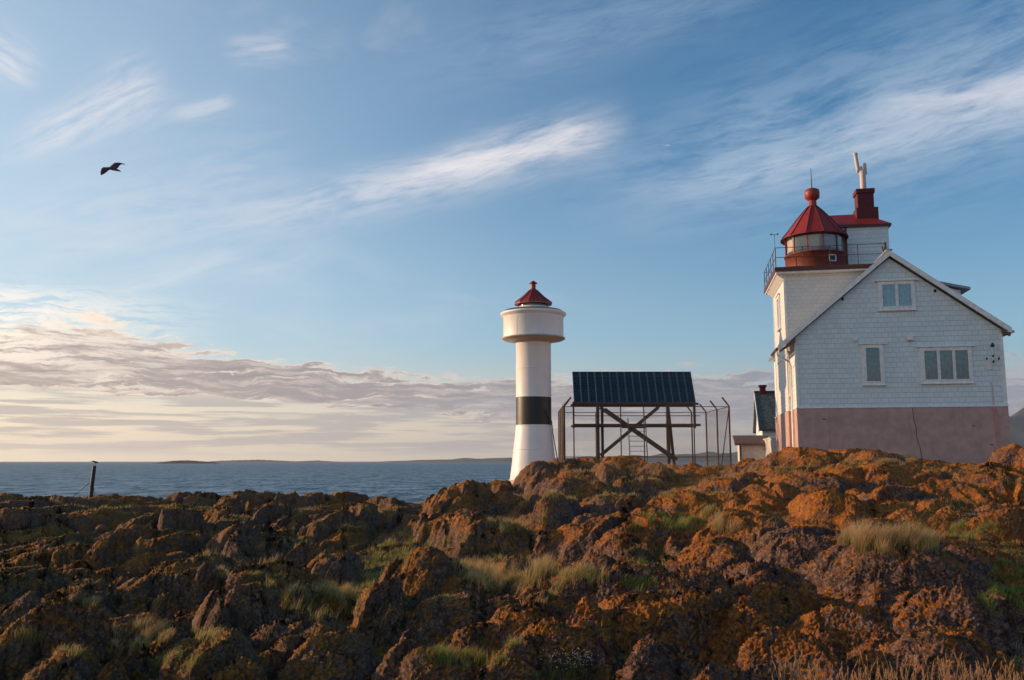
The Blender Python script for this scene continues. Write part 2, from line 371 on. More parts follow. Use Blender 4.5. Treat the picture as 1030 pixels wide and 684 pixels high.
# rock masses read off the photo: crest column and row, distance, half width in columns, depth (m), height above
# the low ground is implied by the crest; skew leans the long axis; p is how blocky the shape is
ROCKS = [ # px, py, Y, halfwidth px, half depth m, heading deg, power
 (40,512,33,60,3.0,10,2.2),(98,503,37,70,3.0,0,2.6),(200,497.5,38,28,1.6,0,2.2),(262,498.5,37,45,2.0,0,2.4),(330,499,38,40,2.0,5,2.2),(385,503,36,32,1.8,0,2.2),
 (-30,515,30,60,3,40,2.4),(15,530,24,60,1.6,45,2.6),(110,520,27,60,1.5,40,2.6),(60,560,16,60,1.4,48,2.6),(10,600,12,50,1.2,48,2.6),(175,548,20,44,1.4,48,2.6),(110,615,9.6,44,.8,50,2.4),(30,650,8.2,60,.8,40,2.4),(170,610,10.5,40,.8,50,2.4),(205,628,9.2,40,.6,40,2.4),(290,630,9.2,60,.8,25,2.6),(330,565,16,30,.9,30,2.4),(250,548,20,30,1.0,30,2.4),(360,600,11.5,26,.6,20,2.4),
 (2,507,40,30,2,0,2.2),(52,505,36,10,.5,0,2),
 (465,489.5,33,42,2.4,0,2.8),(400,512,27,34,1.6,10,2.2),(350,512,26,36,1.4,0,2.2),(498,484,41,14,1.0,0,2.2),(470,512,22,46,2.0,20,2.4),(512,496,34,20,1.2,0,2.2),
 (545,467,41,30,2.2,0,2.4),(588,465,42,44,2.4,0,2.0),(636,461,46,46,2.2,10,1.8),(612,467,40,20,1.2,20,2.0),(665,467,41,24,1.2,-10,2.0),(695,469,43,40,1.8,0,1.8),(575,480,34,40,1.8,10,2.2),(640,484,34,40,1.6,0,2.2),
 (560,505,26,30,1.6,0,2.2),(610,497,28,36,1.4,10,2.2),(640,514,18.5,58,1.9,0,2.6),(575,535,19,38,1.2,0,2.2),(590,522,22,30,1.0,0,2),
 (430,562,12.6,66,1.4,25,2.4),(520,566,15.5,40,.6,0,2.0),(385,600,10.6,44,.9,35,2.2),(470,598,10.8,60,.8,-20,2.2),
 (600,577,11.2,86,1.2,-30,2.4),(700,610,9.6,120,.7,-32,2.6),(560,640,8.6,60,.6,0,2.2),
 (760,520,17.0,74,1.8,0,2.2),(800,478,30,80,4.5,10,2.4),(760,488,27,60,2.5,0,2.0),(700,500,27,44,1.5,0,2.0),
 (828,453,37.5,60,2.2,0,2.6),(880,456,36,46,2.0,0,2.2),(768,463,40,36,2.0,0,2.2),(900,470,30,90,4.0,0,2.6),(1000,474,28,70,4.0,0,2.6),(1036,449,31,26,1.8,20,2.4),(975,465,35,30,1.5,0,2.0),
 (862,552,12.4,165,2.0,-10,2.5),(600,582,11.6,120,1.6,-18,2.4),(735,548,14.2,66,1.2,10,2.8),(820,543,13.6,100,1.6,-8,3.0),(905,549,11.6,110,1.3,-18,3.0),(960,600,10.2,70,.7,-25,2.4),(860,630,8.8,90,.35,-18,2.2),
 (680,585,11.4,60,.9,-20,2.6),(800,590,11.4,80,1.0,-15,2.8),(560,575,13.4,40,.7,0,2.4),(520,620,9.6,60,.7,-15,2.6),(600,630,9.0,80,.7,-20,2.6),(800,655,8.0,80,.5,-15,2.4),(940,640,8.4,70,.6,-15,2.4),(920,500,22,70,2,0,2.4),(850,500,22,50,1.6,0,2.4),(1030,505,22,50,2,0,2.4),(700,540,17,34,1.0,10,2.6),
 (1010,520,20,60,2.0,0,2.2),(880,527,15.6,60,.8,0,2.2),(990,545,14.5,44,1.0,0,2.0),
 (650,655,7.4,60,.5,-10,2.4),(740,668,7.0,60,.4,0,2.2),(430,655,8.4,50,.35,10,2.2),(300,650,8.4,80,.7,20,2.4),(360,640,8.2,60,.5,15,2.2),(240,655,7.6,60,.5,0,2.2),(460,662,7.6,70,.35,0,2.2),
 (255,588,11.6,55,1.0,40,2.4),(205,565,14.0,40,1.2,45,2.2),(132,556,15.5,27,.8,50,3.2),(80,540,18.5,60,2.2,45,2.4),(150,525,24,60,2.0,20,2.2),(20,575,12.5,50,1.8,45,2.4),(100,590,11.5,50,1.0,50,2.4),
 (160,580,11.8,18,1.4,58,2.4),(40,620,9.4,60,1.0,45,2.2),(130,640,8.2,50,.8,50,2.2),(60,668,7.4,80,.6,30,2.0),(230,535,19,30,1.2,30,2.2),(270,540,20,42,1.4,15,2.4),(310,560,16.5,34,1.0,20,2.2),
 (335,522,24,30,1.2,0,2.2),(300,516,28,50,1.6,0,2.2),(230,512,29,40,1.6,10,2.2),(230,600,10.4,34,.6,35,2.2),(290,585,12.6,30,.5,30,2.2)]
ROCKS = [(a, b, ymap(Y), hw, hd*ymap(Y)/Y, g_, p) for a, b, Y, hw, hd, g_, p in ROCKS]
def smax(a, b, k): 
    h = np.clip(.5+.5*(a-b)/k, 0, 1); return b + (a-b)*h + k*h*(1-h)
def rocks_h(x, y, b):
    """raise the low ground by the rock masses; also returns how much of the surface is bare rock"""
    z = b.copy(); rock = np.zeros_like(b)
    wx = x + .60*vnoise(x*.5, y*.5, 3) + .30*vnoise(x*1.3, y*1.3, 4) + .05*vnoise(x*3.7, y*3.7, 14); wy = y + .60*vnoise(x*.5, y*.5, 5) + .30*vnoise(x*1.3, y*1.3, 6) + .05*vnoise(x*3.7, y*3.7, 16)
    for k, (px, py, Y, hw, hd, ang, p) in enumerate(ROCKS):
        c = at(px, py, Y); rx = hw/F_PX*Y*1.15; ry = hd*1.25; t = R(ang)
        R0 = max(rx, ry)*1.5
        sel = (np.abs(x-c.x) < R0+1.8) & (np.abs(y-(Y+ry*.25)) < R0+1.8)
        if not sel.any(): continue
        dx, dy = wx[sel]-c.x, wy[sel]-(Y+ry*.25)
        a = dx*math.cos(t)+dy*math.sin(t); bb = -dx*math.sin(t)+dy*math.cos(t)
        if ang >= 40: a, bb = dx*math.sin(t)+dy*math.cos(t), dx*math.cos(t)-dy*math.sin(t); e = (np.abs(a/max(rx, ry))**p + np.abs(bb/min(rx, ry))**p)**(1/p)
        else: e = (np.abs(a/rx)**p + np.abs(bb/ry)**p)**(1/p)
        hb = float(base_h(np.array([c.x]), np.array([c.y]))[0]); hh = max(c.z - hb, .12)
        prof = np.where(e < 1, np.clip(1-e**2.2, 0, 1)**.76, 0)
        fall = np.clip(1.35-e, 0, .35)/.35
        dp = .46 + .18*float(np.interp(Y, [12, 32], [1, 0])); bl = b[sel] - dp; zz = bl + (np.maximum(hb + hh, bl+.1) - bl)*prof - np.maximum(e-1, 0)*.5
        zs = smax(zz, z[sel], .10+.05*hh)
        z[sel] = np.where(e < 1.3, zs, z[sel]); rock[sel] = np.maximum(rock[sel], np.clip((zz - b[sel])/.18, 0, 1)*(e < 1))
    return z, rock
def sstep(x, a, b): t = np.clip((x-a)/(b-a), 0, 1); return t*t*(3-2*t)
def ground_h(x, y, full=True):
    r = np.hypot(x, y)
    b = base_h(x, y)
    # the island ends: the land falls to the sea all round
    sh = 41.5 + 14*sstep(x, -1.5, 4.0) + 6*sstep(x, 6, 16) + 1.5*vnoise(x*.15, y*.15, 8)
    edge = np.maximum((y - sh), 0)*.55 + np.maximum(np.abs(x)-46, 0)*.4 + np.maximum(-y-30, 0)*.3
    b = b + .07*fbm(x*.5, y*.5, 11, 4)
    b = b - .34*sstep(r, 46, 30)*sstep(r, 6, 9) - .10*sstep(x, 2, 8)*sstep(r, 30, 20)
    z, rock = rocks_h(x, y, b)
    # joints and slabs: stretched along the strike of the rock, different to the left and right
    lf = sstep(x/np.maximum(r, 1), .04, -.14)
    def slabs(ang, sx, sy, seed):
        t = R(ang); a = x*math.cos(t)+y*math.sin(t); c = -x*math.sin(t)+y*math.cos(t)
        a = a + .30*vnoise(x*.9, y*.9, seed+5); c = c + .30*vnoise(x*.9, y*.9, seed+6)
        return cell(a/sx, c/sy, seed)
    near = np.clip(r/9, .6, 1.35)
    tilt = lambda i, dx, dy: (i-.5)*dx*1.0 + (np.modf(i*7.31)[0]-.25)*dy*1.2
    rk = .62 + .38*rock
    def layer(z, ang, sx, sy, seed, step, tl, dome, crack, w, cw):
        f1, f2, i, dx, dy = slabs(ang, sx, sy, seed); e = f2-f1; k = sstep(e, 0, .16)
        return z + w*(k*((i-.5)*step + tilt(i, dx, dy)*tl) + dome*(.5-f1*f1) - crack*np.exp(-(e/cw)**2))
    z = layer(z, 50, 2.7, 1.15, 21, .28, .46, .14, .22, near*rk*lf, .07)
    z = layer(z, -16, 3.0, 1.8, 31, .16, .24, .20, .14, near*rk*(1-lf), .09)
    z = layer(z, 44, 1.0, .50, 41, .10, .18, .04, .06, rk*lf, .08)
    z = layer(z, -20, .9, .7, 51, .08, .16, .05, .05, rk*(1-lf), .10)
    z = z + .07*fbm(x*.8, y*.8, 61, 3)*rk
    z = z - edge - .012*np.maximum(r-60, 0)
    # foundations sit on levelled rock
    return np.maximum(z, -4.0), rock
GROUND_COLS = 1500
def build_ground():
    az = np.radians(np.concatenate([np.linspace(-180, -50, 65)[:-1], np.linspace(-50, -33, 60)[:-1], np.linspace(-33, 33, GROUND_COLS), np.linspace(33, 50, 60)[1:], np.linspace(50, 180, 65)[1:-1]]))
    # first a coarse survey of each bearing, then rows spaced evenly along the surface so that steep faces get their share
    cz = az[::2]; r0 = 3.8*np.exp(np.linspace(0, 1, 560)*math.log(74/3.8))
    A, Q = np.meshgrid(cz, r0); hz, _ = ground_h(np.sin(A)*Q, np.cos(A)*Q)
    dz = np.diff(hz, axis=0)/Q[1:]; dr = np.diff(np.log(Q), axis=0)
    up_ = np.maximum(dz, 0)      # faces turned to the viewer side of the island
    ds = np.sqrt((up_*1.3)**2 + (dr*.16)**2 + (dz*.35)**2)
    for _ in range(3): ds = (ds + np.roll(ds, 1, 1) + np.roll(ds, -1, 1))/3
    cs = np.concatenate([np.zeros((1, len(cz))), np.cumsum(ds, 0)]); NR = 920
    rows = np.empty((NR, len(az)))
    cols = np.stack([np.interp(np.linspace(0, cs[-1, k], NR), cs[:, k], r0) for k in range(len(cz))], 1)
    ki = np.arange(len(az))/2.0; k0 = np.minimum(ki.astype(int), len(cz)-1); k1 = np.minimum(k0+1, len(cz)-1); f = ki-k0
    rows = cols[:, k0]*(1-f) + cols[:, k1]*f
    inner = np.array([.0, .6, 1.2, 1.8, 2.4, 3.0, 3.5])[:, None]*np.ones((1, len(az))); outer = np.linspace(75.5, 110, 14)[:, None]*np.ones((1, len(az)))
    Rr = np.concatenate([inner, rows, outer]); A = np.ones((len(Rr), 1))*az[None, :]; X = np.sin(A)*Rr; Y = np.cos(A)*Rr
    Z, rock = ground_h(X, Y)
    # knobbly relief pushed out along the surface normal
    P = np.stack([X, Y, Z], -1); da = np.roll(P, -1, 1)-np.roll(P, 1, 1); db = np.gradient(P, axis=0)
    N = np.cross(da, db); N = N/np.maximum(np.linalg.norm(N, axis=-1, keepdims=True), 1e-9); N *= np.sign(N[..., 2:3]+1e-9)
    sel = (np.abs(A) < R(36)) & (Rr > 3.2) & (Rr < 60)
    x, y, z = X[sel], Y[sel], Z[sel]; rk = .65+.35*rock[sel]; rr = Rr[sel]
    lump = np.abs(vnoise3(x*1.3, y*1.3, z*1.3, 1))*.09
    lump += np.abs(vnoise3(x*3.1, y*3.1, z*3.1, 2))*.042
    lump += np.abs(vnoise3(x*6.3, y*6.3, z*6.3, 3))*.036
    lump += np.abs(vnoise3(x*12.5, y*12.5, z*14, 4))*.050*sstep(rr, 60, 24)
    lump += np.abs(vnoise3(x*23, y*23, z*26, 5))*.032*sstep(rr, 42, 14)
    lump += vnoise3(x*46, y*46, z*55, 6)*.016*sstep(rr, 26, 10)
    D = np.zeros_like(Z); D[sel] = (lump-.07)*rk
    X = X + N[..., 0]*D; Y = Y + N[..., 1]*D; Z = Z + N[..., 2]*D
    build_ground.grid = (az, Rr, X, Y, Z, rock)
    nr, na = X.shape
    me = bpy.data.meshes.new('rocky_ground'); me.vertices.add(nr*na)
    me.vertices.foreach_set('co', np.stack([X, Y, Z], -1).astype(np.float32).ravel())
    i = np.arange(nr-1)[:,None]*na; j = np.arange(na)[None,:]; j2 = (j+1) % na
    q = np.stack([i+j, i+na+j, i+na+j2, i+j2], -1).reshape(-1, 4)
    nf = len(q); me.loops.add(nf*4); me.polygons.add(nf)
    me.loops.foreach_set('vertex_index', q.ravel().astype(np.int32)); me.polygons.foreach_set('loop_start', np.arange(0, nf*4, 4, dtype=np.int32))
    me.update(calc_edges=True)
    sm = np.ones(nf, dtype=bool); me.polygons.foreach_set('use_smooth', sm)
    # how deep a spot lies below its surroundings: soil, moss and grass settle there
    def blur(Z, n):
        for ax in (0, 1):
            for _ in range(2):
                c = np.cumsum(np.pad(Z, [(n+1, n) if a == ax else (0, 0) for a in (0, 1)], mode='edge'), axis=ax)
                Z = (np.take(c, range(2*n+1, c.shape[ax]), ax) - np.take(c, range(0, c.shape[ax]-2*n-1), ax))/(2*n+1)
        return Z
    low = blur(Z, 14) - Z
    at_ = me.attributes.new('rock', 'FLOAT', 'POINT'); at_.data.foreach_set('value', rock.ravel().astype(np.float32))
    build_ground.low = low
    at_ = me.attributes.new('low', 'FLOAT', 'POINT'); at_.data.foreach_set('value', low.ravel().astype(np.float32))
    m = bpy.data.materials.new('lichened_rock'); m.use_nodes = True; g = NT(m.node_tree); b = g.N['Principled BSDF']
    P = g.n('ShaderNodeNewGeometry').outputs['Position']; NRM = g.n('ShaderNodeNewGeometry').outputs['Normal']
    at1 = g.n('ShaderNodeAttribute', attribute_name='rock').outputs['Fac']; at2 = g.n('ShaderNodeAttribute', attribute_name='low').outputs['Fac']
    sx = g.n('ShaderNodeSeparateXYZ'); g.L.new(P, sx.inputs[0]); sn = g.n('ShaderNodeSeparateXYZ'); g.L.new(NRM, sn.inputs[0])
    up = sn.outputs[2]
    right = g.ss(g.m('DIVIDE', sx.outputs[0], g.m('MAXIMUM', sx.outputs[1], 1.0)), -.25, .15)
    n0 = g.noise(P, .35, 3, .5); n1 = g.noise(P, 1.6, 6, .68, .3); n2 = g.noise(P, 7.0, 6, .72, .4); n3 = g.noise(P, 26.0, 5, .7); n4 = g.noise(P, 4.2, 7, .78, .6)
    c = g.mix(g.ss(n1, .35, .65), (.080, .045, .034), (.20, .108, .078))       # purple-brown bedrock
    c = g.mix(g.ss(n3, .40, .66), c, (.33, .21, .165))
    c = g.mix(g.m('MULTIPLY', g.ss(n2, .44, .62), .75), c, (.030, .022, .022))    # black crust
    gl = g.m('MULTIPLY', g.ss(g.noise(P, 4.6, 5, .75, .5), .56, .66), .7)
    c = g.mix(gl, c, (.17, .155, .15))                                              # pale grey lichen
    c = g.mix(g.m('MULTIPLY', g.m('SUBTRACT', 1.0, right), .45), c, (.26, .155, .085))   # the low rocks on the left are browner
    # orange lichen: patches with ragged edges, on faces open to the sky
    lo = g.m('ADD', g.m('MULTIPLY', n4, .55), g.m('ADD', g.m('MULTIPLY', n0, .30), g.m('MULTIPLY', n3, .15)))
    lo = g.m('ADD', lo, g.m('MULTIPLY', g.m('SUBTRACT', up, .72), .14))
    lo = g.m('ADD', lo, g.m('MULTIPLY', g.m('SUBTRACT', 1.0, right), .012))
    rich = g.m('MULTIPLY', g.ss(sx.outputs[0], 5.0, 9.0), g.ss(sx.outputs[1], 17.0, 23.0))   # the sunny slope below the house
    lo = g.m('ADD', lo, g.m('MULTIPLY', rich, .028))
    lm = g.ss(lo, .466, .506)
    oc = g.mix(g.ss(n2, .35, .62), (.30, .080, .008), (.54, .195, .018))
    oc = g.mix(g.m('MULTIPLY', g.m('SUBTRACT', 1.0, right), .6), oc, (.30, .15, .025))
    c = g.mix(g.m('MULTIPLY', lm, .88), c, oc)
    sp_ = g.noise(P, 17.0, 4, .8, .2)
    c = g.mix(g.m('MULTIPLY', g.ss(sp_, .54, .64), .7), c, (.035, .024, .020))
    c = g.mix(g.m('MULTIPLY', g.ss(g.noise(P, 34.0, 3, .7), .60, .68), .55), c, (.34, .24, .19))
    # soil, moss and dead grass in the hollows
    soil = g.mix(g.ss(n1, .4, .62), (.070, .042, .018), (.055, .055, .016))
    soil = g.mix(g.ss(n3, .45, .7), soil, (.17, .11, .045))
    sm_ = g.m('ADD', g.m('MULTIPLY', g.m('SUBTRACT', 1.0, at1), .22), g.m('MULTIPLY', at2, 3.0))
    sm_ = g.m('ADD', sm_, g.m('MULTIPLY', g.m('SUBTRACT', n2, .5), 1.2))
    sm_ = g.m('MULTIPLY', g.ss(sm_, .42, .62), g.ss(up, .72, .88))
    c = g.mix(g.m('MULTIPLY', sm_, .85), c, soil)
    g.put(b.inputs['Base Color'], c); b.inputs['Roughness'].default_value = .92; b.inputs['Specular IOR Level'].default_value = .25
    hgt = g.m('ADD', g.m('MULTIPLY', n2, .05), g.m('ADD', g.m('MULTIPLY', n3, .028), g.m('MULTIPLY', g.noise(P, 70.0, 3, .6), .011)))
    vo = g.n('ShaderNodeTexVoronoi'); vo.feature = 'DISTANCE_TO_EDGE'; vo.inputs['Scale'].default_value = 9.0
    wv = g.n('ShaderNodeVectorMath', operation='ADD'); g.L.new(P, wv.inputs[0]); g.L.new(g.xyz(g.m('MULTIPLY', n2, .25), g.m('MULTIPLY', n3, .2), 0.0), wv.inputs[1]); g.L.new(wv.outputs[0], vo.inputs['Vector'])
    hgt = g.m('ADD', hgt, g.m('MULTIPLY', g.ss(vo.outputs[0], 0.0, .12), .018))
    bp = g.n('ShaderNodeBump'); bp.inputs['Strength'].default_value = 1.0; bp.inputs['Distance'].default_value = 1.0
    g.put(bp.inputs['Height'], hgt); g.L.new(bp.outputs[0], b.inputs['Normal'])
    me.materials.append(m); o = bpy.data.objects.new('rocky_ground', me); col.objects.link(o)
    tag(o, 'dark red-brown bedrock spotted with orange lichen', None, None, 'structure')
    return o
ground = build_ground()

# ------------------------------------------------------------------ sea
def build_sea():
    me = bpy.data.meshes.new('sea'); ring = [0, 60, 100, 200, 400, 900, 2500, 8000, 30000]
    v = [(0, 0, 0)]; f = []; n = 96
    for r in ring[1:]:
        for k in range(n): t = 2*math.pi*k/n; v.append((r*math.cos(t), r*math.sin(t), 0))
    for k in range(n): f.append((0, 1+k, 1+(k+1) % n))
    for i in range(len(ring)-2):
        for k in range(n): a = 1+i*n; f.append((a+k, a+n+k, a+n+(k+1) % n, a+(k+1) % n))
    me.from_pydata(v, [], f); me.update()
    m = bpy.data.materials.new('sea_water'); m.use_nodes = True; g = NT(m.node_tree); b = g.N['Principled BSDF']
    P = g.n('ShaderNodeNewGeometry').outputs['Position']
    b.inputs['Base Color'].default_value = (.022, .068, .105, 1); b.inputs['Roughness'].default_value = .12; b.inputs['IOR'].default_value = 1.33; b.inputs['Specular IOR Level'].default_value = .26
    mp = g.n('ShaderNodeMapping'); g.L.new(P, mp.inputs[0]); mp.inputs['Rotation'].default_value = (0, 0, R(20)); mp.inputs['Scale'].default_value = (.55, 1.0, 1.0)
    V = mp.outputs[0]
    # wave slopes straight from vector noise, so that they survive at a distance
    def vn(sc_, amt, det):
        o = g.n('ShaderNodeTexNoise'); g.L.new(V, o.inputs['Vector']); o.inputs['Scale'].default_value = sc_; o.inputs['Detail'].default_value = det; o.inputs['Roughness'].default_value = .6
        s_ = g.n('ShaderNodeVectorMath', operation='SUBTRACT'); g.L.new(o.outputs['Color'], s_.inputs[0]); s_.inputs[1].default_value = (.5, .5, .5)
        q = g.n('ShaderNodeVectorMath', operation='MULTIPLY'); g.L.new(s_.outputs[0], q.inputs[0]); q.inputs[1].default_value = (amt, amt, 0); return q.outputs[0]
    def add(a, b): o = g.n('ShaderNodeVectorMath', operation='ADD'); g.put(o.inputs[0], a); g.put(o.inputs[1], b); return o.outputs[0]
    nv = add(add(vn(.09, 1.0, 3), vn(.40, 3.0, 4)), add(vn(2.2, 1.8, 3), (0, 0, 1)))
    nn = g.n('ShaderNodeVectorMath', operation='NORMALIZE'); g.L.new(nv, nn.inputs[0]); g.L.new(nn.outputs[0], b.inputs['Normal'])
    # broken water: blue body colour with reflected sky and pale sparkle painted in, plus glossy glints
    df = g.n('ShaderNodeBsdfDiffuse'); gs = g.n('ShaderNodeBsdfGlossy'); gs.inputs['Roughness'].default_value = .22; mx = g.n('ShaderNodeMixShader')
    V2 = g.n('ShaderNodeMapping'); g.L.new(P, V2.inputs[0]); V2.inputs['Rotation'].default_value = (0, 0, R(8)); V2.inputs['Scale'].default_value = (.10, .045, 1)
    w1 = g.noise(V2.outputs[0], 1.0, 8, .72, .4)
    V3 = g.n('ShaderNodeMapping'); g.L.new(P, V3.inputs[0]); V3.inputs['Scale'].default_value = (.55, .16, 1)
    w2 = g.noise(V3.outputs[0], 1.0, 6, .7, .2); w = g.m('ADD', g.m('MULTIPLY', w1, .5), g.m('MULTIPLY', w2, .5))
    g.put(df.inputs[0], g.mix(g.ss(w, .43, .57), (.028, .090, .132), (.19, .28, .33))); gs.inputs[0].default_value = (.8, .88, .95, 1)
    g.L.new(nn.outputs[0], gs.inputs['Normal']); g.put(mx.inputs[0], g.ss(w, .40, .66, .08, .34))
    g.L.new(df.outputs[0], mx.inputs[1]); g.L.new(gs.outputs[0], mx.inputs[2]); g.L.new(mx.outputs[0], g.N['Material Output'].inputs[0])
    me.materials.append(m); o = bpy.data.objects.new('sea', me); col.objects.link(o)
    tag(o, 'ruffled blue sea', None, None, 'structure')
build_sea()
# ================================================================== materials for the built things
WHITE = shingle_mat('white_shingles', (.67, .755, .76), mortar=.52)
TOWERW = shingle_mat('tower_cladding', (.66, .66, .64), .30, .20, .45)
PAINT = mat('white_paint', (.78, .77, .74), .5, bump=.1, dirt=(.30, .24, .18, .25))
IRONW = mat('white_iron', (.78, .76, .73), .42, var=.03, bump=.04, scale=1.2, dirt=(.42, .33, .25, .16))
BLACKP = mat('black_paint', (.018, .017, .018), .45, dirt=(.06, .05, .045, .4))
PINK = mat('pink_render', (.46, .305, .27), .85, scale=2.0, var=.14, bump=.5, bscale=25, dirt=(.30, .16, .13, .45))
REDP = mat('red_paint', (.27, .022, .014), .5, var=.2, bump=.1, dirt=(.20, .02, .018, .5))
REDD = mat('dark_red_metal', (.085, .014, .013), .5, var=.25, dirt=(.08, .02, .02, .5))
REDB = mat('rusty_red', (.17, .034, .020), .6, var=.25, dirt=(.14, .03, .02, .6))
BRICKR = mat('red_brick', (.10, .016, .018), .8, scale=14, var=.3, bump=.6, bscale=18)
RUST = mat('rust_brown', (.090, .052, .038), .8, var=.4, scale=10, bump=.3)
GALV = mat('grey_galvanised', (.17, .16, .15), .55, metal=.3, var=.3, dirt=(.13, .07, .045, .6))
TIMB = mat('weathered_timber', (.095, .075, .062), .85, var=.3, scale=8, bump=.5, dirt=(.06, .045, .035, .6))
SLATE = mat('roof_slate', (.10, .11, .10), .85, spec=.15, var=.4, scale=5, bump=.5, bscale=12)
ROOFG = mat('grey_roofing', (.30, .31, .33), .7, var=.15, bump=.2)
CURT = mat('curtain_cloth', (.30, .43, .46), .9, var=.15)
DARKIN = mat('dark_interior', (.02, .02, .022), .9)
CREAM = mat('cream_blind', (.62, .46, .34), .8, var=.1)
TILE = mat('brown_roof_tile', (.20, .12, .085), .8, var=.3, scale=9, bump=.4)
FEATH = mat('brown_grey_feathers', (.10, .050, .052), .7, var=.3)
FEATHW = mat('pale_feathers', (.32, .25, .25), .7, var=.2)
def glass_mat(name, col_=(.9, .96, .98), rough=.02):
    m = bpy.data.materials.new(name); m.use_nodes = True; g = NT(m.node_tree); g.N.clear()
    o = g.n('ShaderNodeOutputMaterial'); t = g.n('ShaderNodeBsdfTransparent'); t.inputs[0].default_value = (*col_, 1)
    s = g.n('ShaderNodeBsdfGlossy'); s.inputs['Roughness'].default_value = rough; s.inputs[0].default_value = (1, 1, 1, 1)
    fr = g.n('ShaderNodeFresnel'); fr.inputs[0].default_value = 1.9; mx = g.n('ShaderNodeMixShader')
    g.L.new(fr.outputs[0], mx.inputs[0]); g.L.new(t.outputs[0], mx.inputs[1]); g.L.new(s.outputs[0], mx.inputs[2]); g.L.new(mx.outputs[0], o.inputs[0]); return m
GLASS = glass_mat('window_glass')
def solar_mat():
    m = bpy.data.materials.new('solar_cells'); m.use_nodes = True; g = NT(m.node_tree); b = g.N['Principled BSDF']
    tc = g.n('ShaderNodeTexCoord').outputs['Object']; sp = g.n('ShaderNodeSeparateXYZ'); g.L.new(tc, sp.inputs[0])
    def line(v, s): return g.ss(g.m('ABSOLUTE', g.m('SUBTRACT', g.m('FRACT', g.m('DIVIDE', v, s)), .5)), .44, .49)
    l = g.m('MAXIMUM', line(sp.outputs[0], .146), line(sp.outputs[2], .19))
    cell_ = g.n('ShaderNodeTexWhiteNoise', noise_dimensions='2D'); g.L.new(g.xyz(g.m('FLOOR', g.m('DIVIDE', sp.outputs[0], .146)), g.m('FLOOR', g.m('DIVIDE', sp.outputs[2], .19)), 0.0), cell_.inputs['Vector'])
    c = g.mix(cell_.outputs[0], (.008, .022, .034), (.018, .040, .058)); c = g.mix(g.m('MULTIPLY', l, .8), c, (.10, .14, .16))
    g.put(b.inputs['Base Color'], c); b.inputs['Roughness'].default_value = .18; b.inputs['Specular IOR Level'].default_value = .35; return m
SOLAR = solar_mat()

# ================================================================== far shores
def far_land(name, label, prof, Y, depth, seed, color):
    """prof: list of (photo column, height in m); a long hill with a rolling top and sloping front and back"""
    hm = mat(name+'_cover', color, .95, var=.35, scale=.004)
    xs = []; N = 160
    for i in range(N+1):
        px = prof[0][0] + (prof[-1][0]-prof[0][0])*i/N
        for (a, ha), (b, hb) in zip(prof, prof[1:]):
            if a <= px <= b: h = ha + (hb-ha)*(px-a)/(b-a); break
        xs.append(((px-CX)/F_PX*Y, h))
    M = MB(); rows = []
    for j, (f, dy) in enumerate(((0, -depth), (.45, -depth*.6), (.85, -depth*.25), (1, 0), (.8, depth*.5), (0, depth))):
        rows.append([(x, Y+dy, -2 + max(0, h*f)*(1+.10*math.sin(i*.9+seed+j)+.07*math.sin(i*.37*(j+1)+seed))+ (2 if f else 0)) for i, (x, h) in enumerate(xs)])
    vs = [p for r in rows for p in r]; n = N+1
    M.add(vs, [(j*n+i, j*n+i+1, (j+1)*n+i+1, (j+1)*n+i) for j in range(5) for i in range(N)], True)
    o = M.build(name, hm); tag(o, label, None, None, 'structure'); return o
far_land('low_island', 'low dark island on the horizon', [(160,0),(168,7),(180,11),(192,12),(204,9),(216,5),(222,0)], 3600, 90, 1, (.03,.032,.025))
far_land('far_coast', 'long low coast along the horizon', [(205,0),(225,14),(262,22),(285,14),(300,8),(320,16),(336,7),(342,0)], 8200, 400, 2, (.035,.04,.03))
far_land('far_coast', 'faint coast running behind the lighthouse', [(375,0),(400,14),(440,26),(470,38),(500,42),(520,40),(560,44),(620,60),(690,86),(745,100),(800,150),(860,260),(920,400),(970,480),(1010,505),(1040,470),(1100,380),(1200,200),(1300,0)], 9000, 900, 3, (.035,.042,.035))

# ================================================================== dwelling with the lantern tower
HY = 42.0; HX = 13.388; HZ = EYE - .4; HR = R(-10.5)
house = empty('lighthouse_house', (HX, HY, HZ), HR)
tag(house, 'white shingled keeper\'s house on a pink foundation with red lantern tower', 'house')
GW, GD = 9.06, 9.6; RU, RZ = 4.4, 10.0; SL, SR = .839, .758
FT = 2.85
MB().prism([(0,FT),(GW,FT),(GW,RZ-.12-SR*(GW-RU)),(RU,RZ-.12),(0,RZ-.12-SL*RU)], 'y', 0, GD).build('wall', WHITE, house)
fo = MB().box(-.04, GW+.04, -.04, GD+.04, -1.6, FT-.0).build('foundation', PINK, house)
MB().box(-.07, GW+.07, -.07, GD+.07, FT+.002, FT+.05).build('base_trim', PAINT, house)
# cracks and the rust run on the foundation
ck = MB(); CKM = mat('crack_stain', (.13, .07, .06), .9)
pts = [(5.05, FT-.05), (5.08, 2.3), (5.16, 1.9), (5.15, 1.5), (5.28, 1.0), (5.33, .5)]
for (a, za), (b, zb) in zip(pts, pts[1:]): ck.beam((a, -.042, za+.004), (b, -.042, zb-.004), .03, .006, (0,1,0))
ck.build('crack', CKM, fo)
for x, z, w in ((1.15, 2.35, .16), (8.3, 1.15, .14), (7.6, 2.0, .1)): MB().beam((x-w/2, -.042, z), (x+w/2, -.042, z-.02), .05, .006, (0,1,0)).build('spalled_patch', CKM, fo)
def roof_slab(u0, z0, u1, z1, v0, v1, t):
    d = Vector((u1-u0, z1-z0)).normalized(); nn = Vector((-d.y, d.x)); nn = nn if nn.y > 0 else -nn
    p = [(u0, z0), (u1, z1), (u1-nn.x*t, z1-nn.y*t), (u0-nn.x*t, z0-nn.y*t)]
    return MB().prism(p, 'y', v0, v1)
rfm = MB()
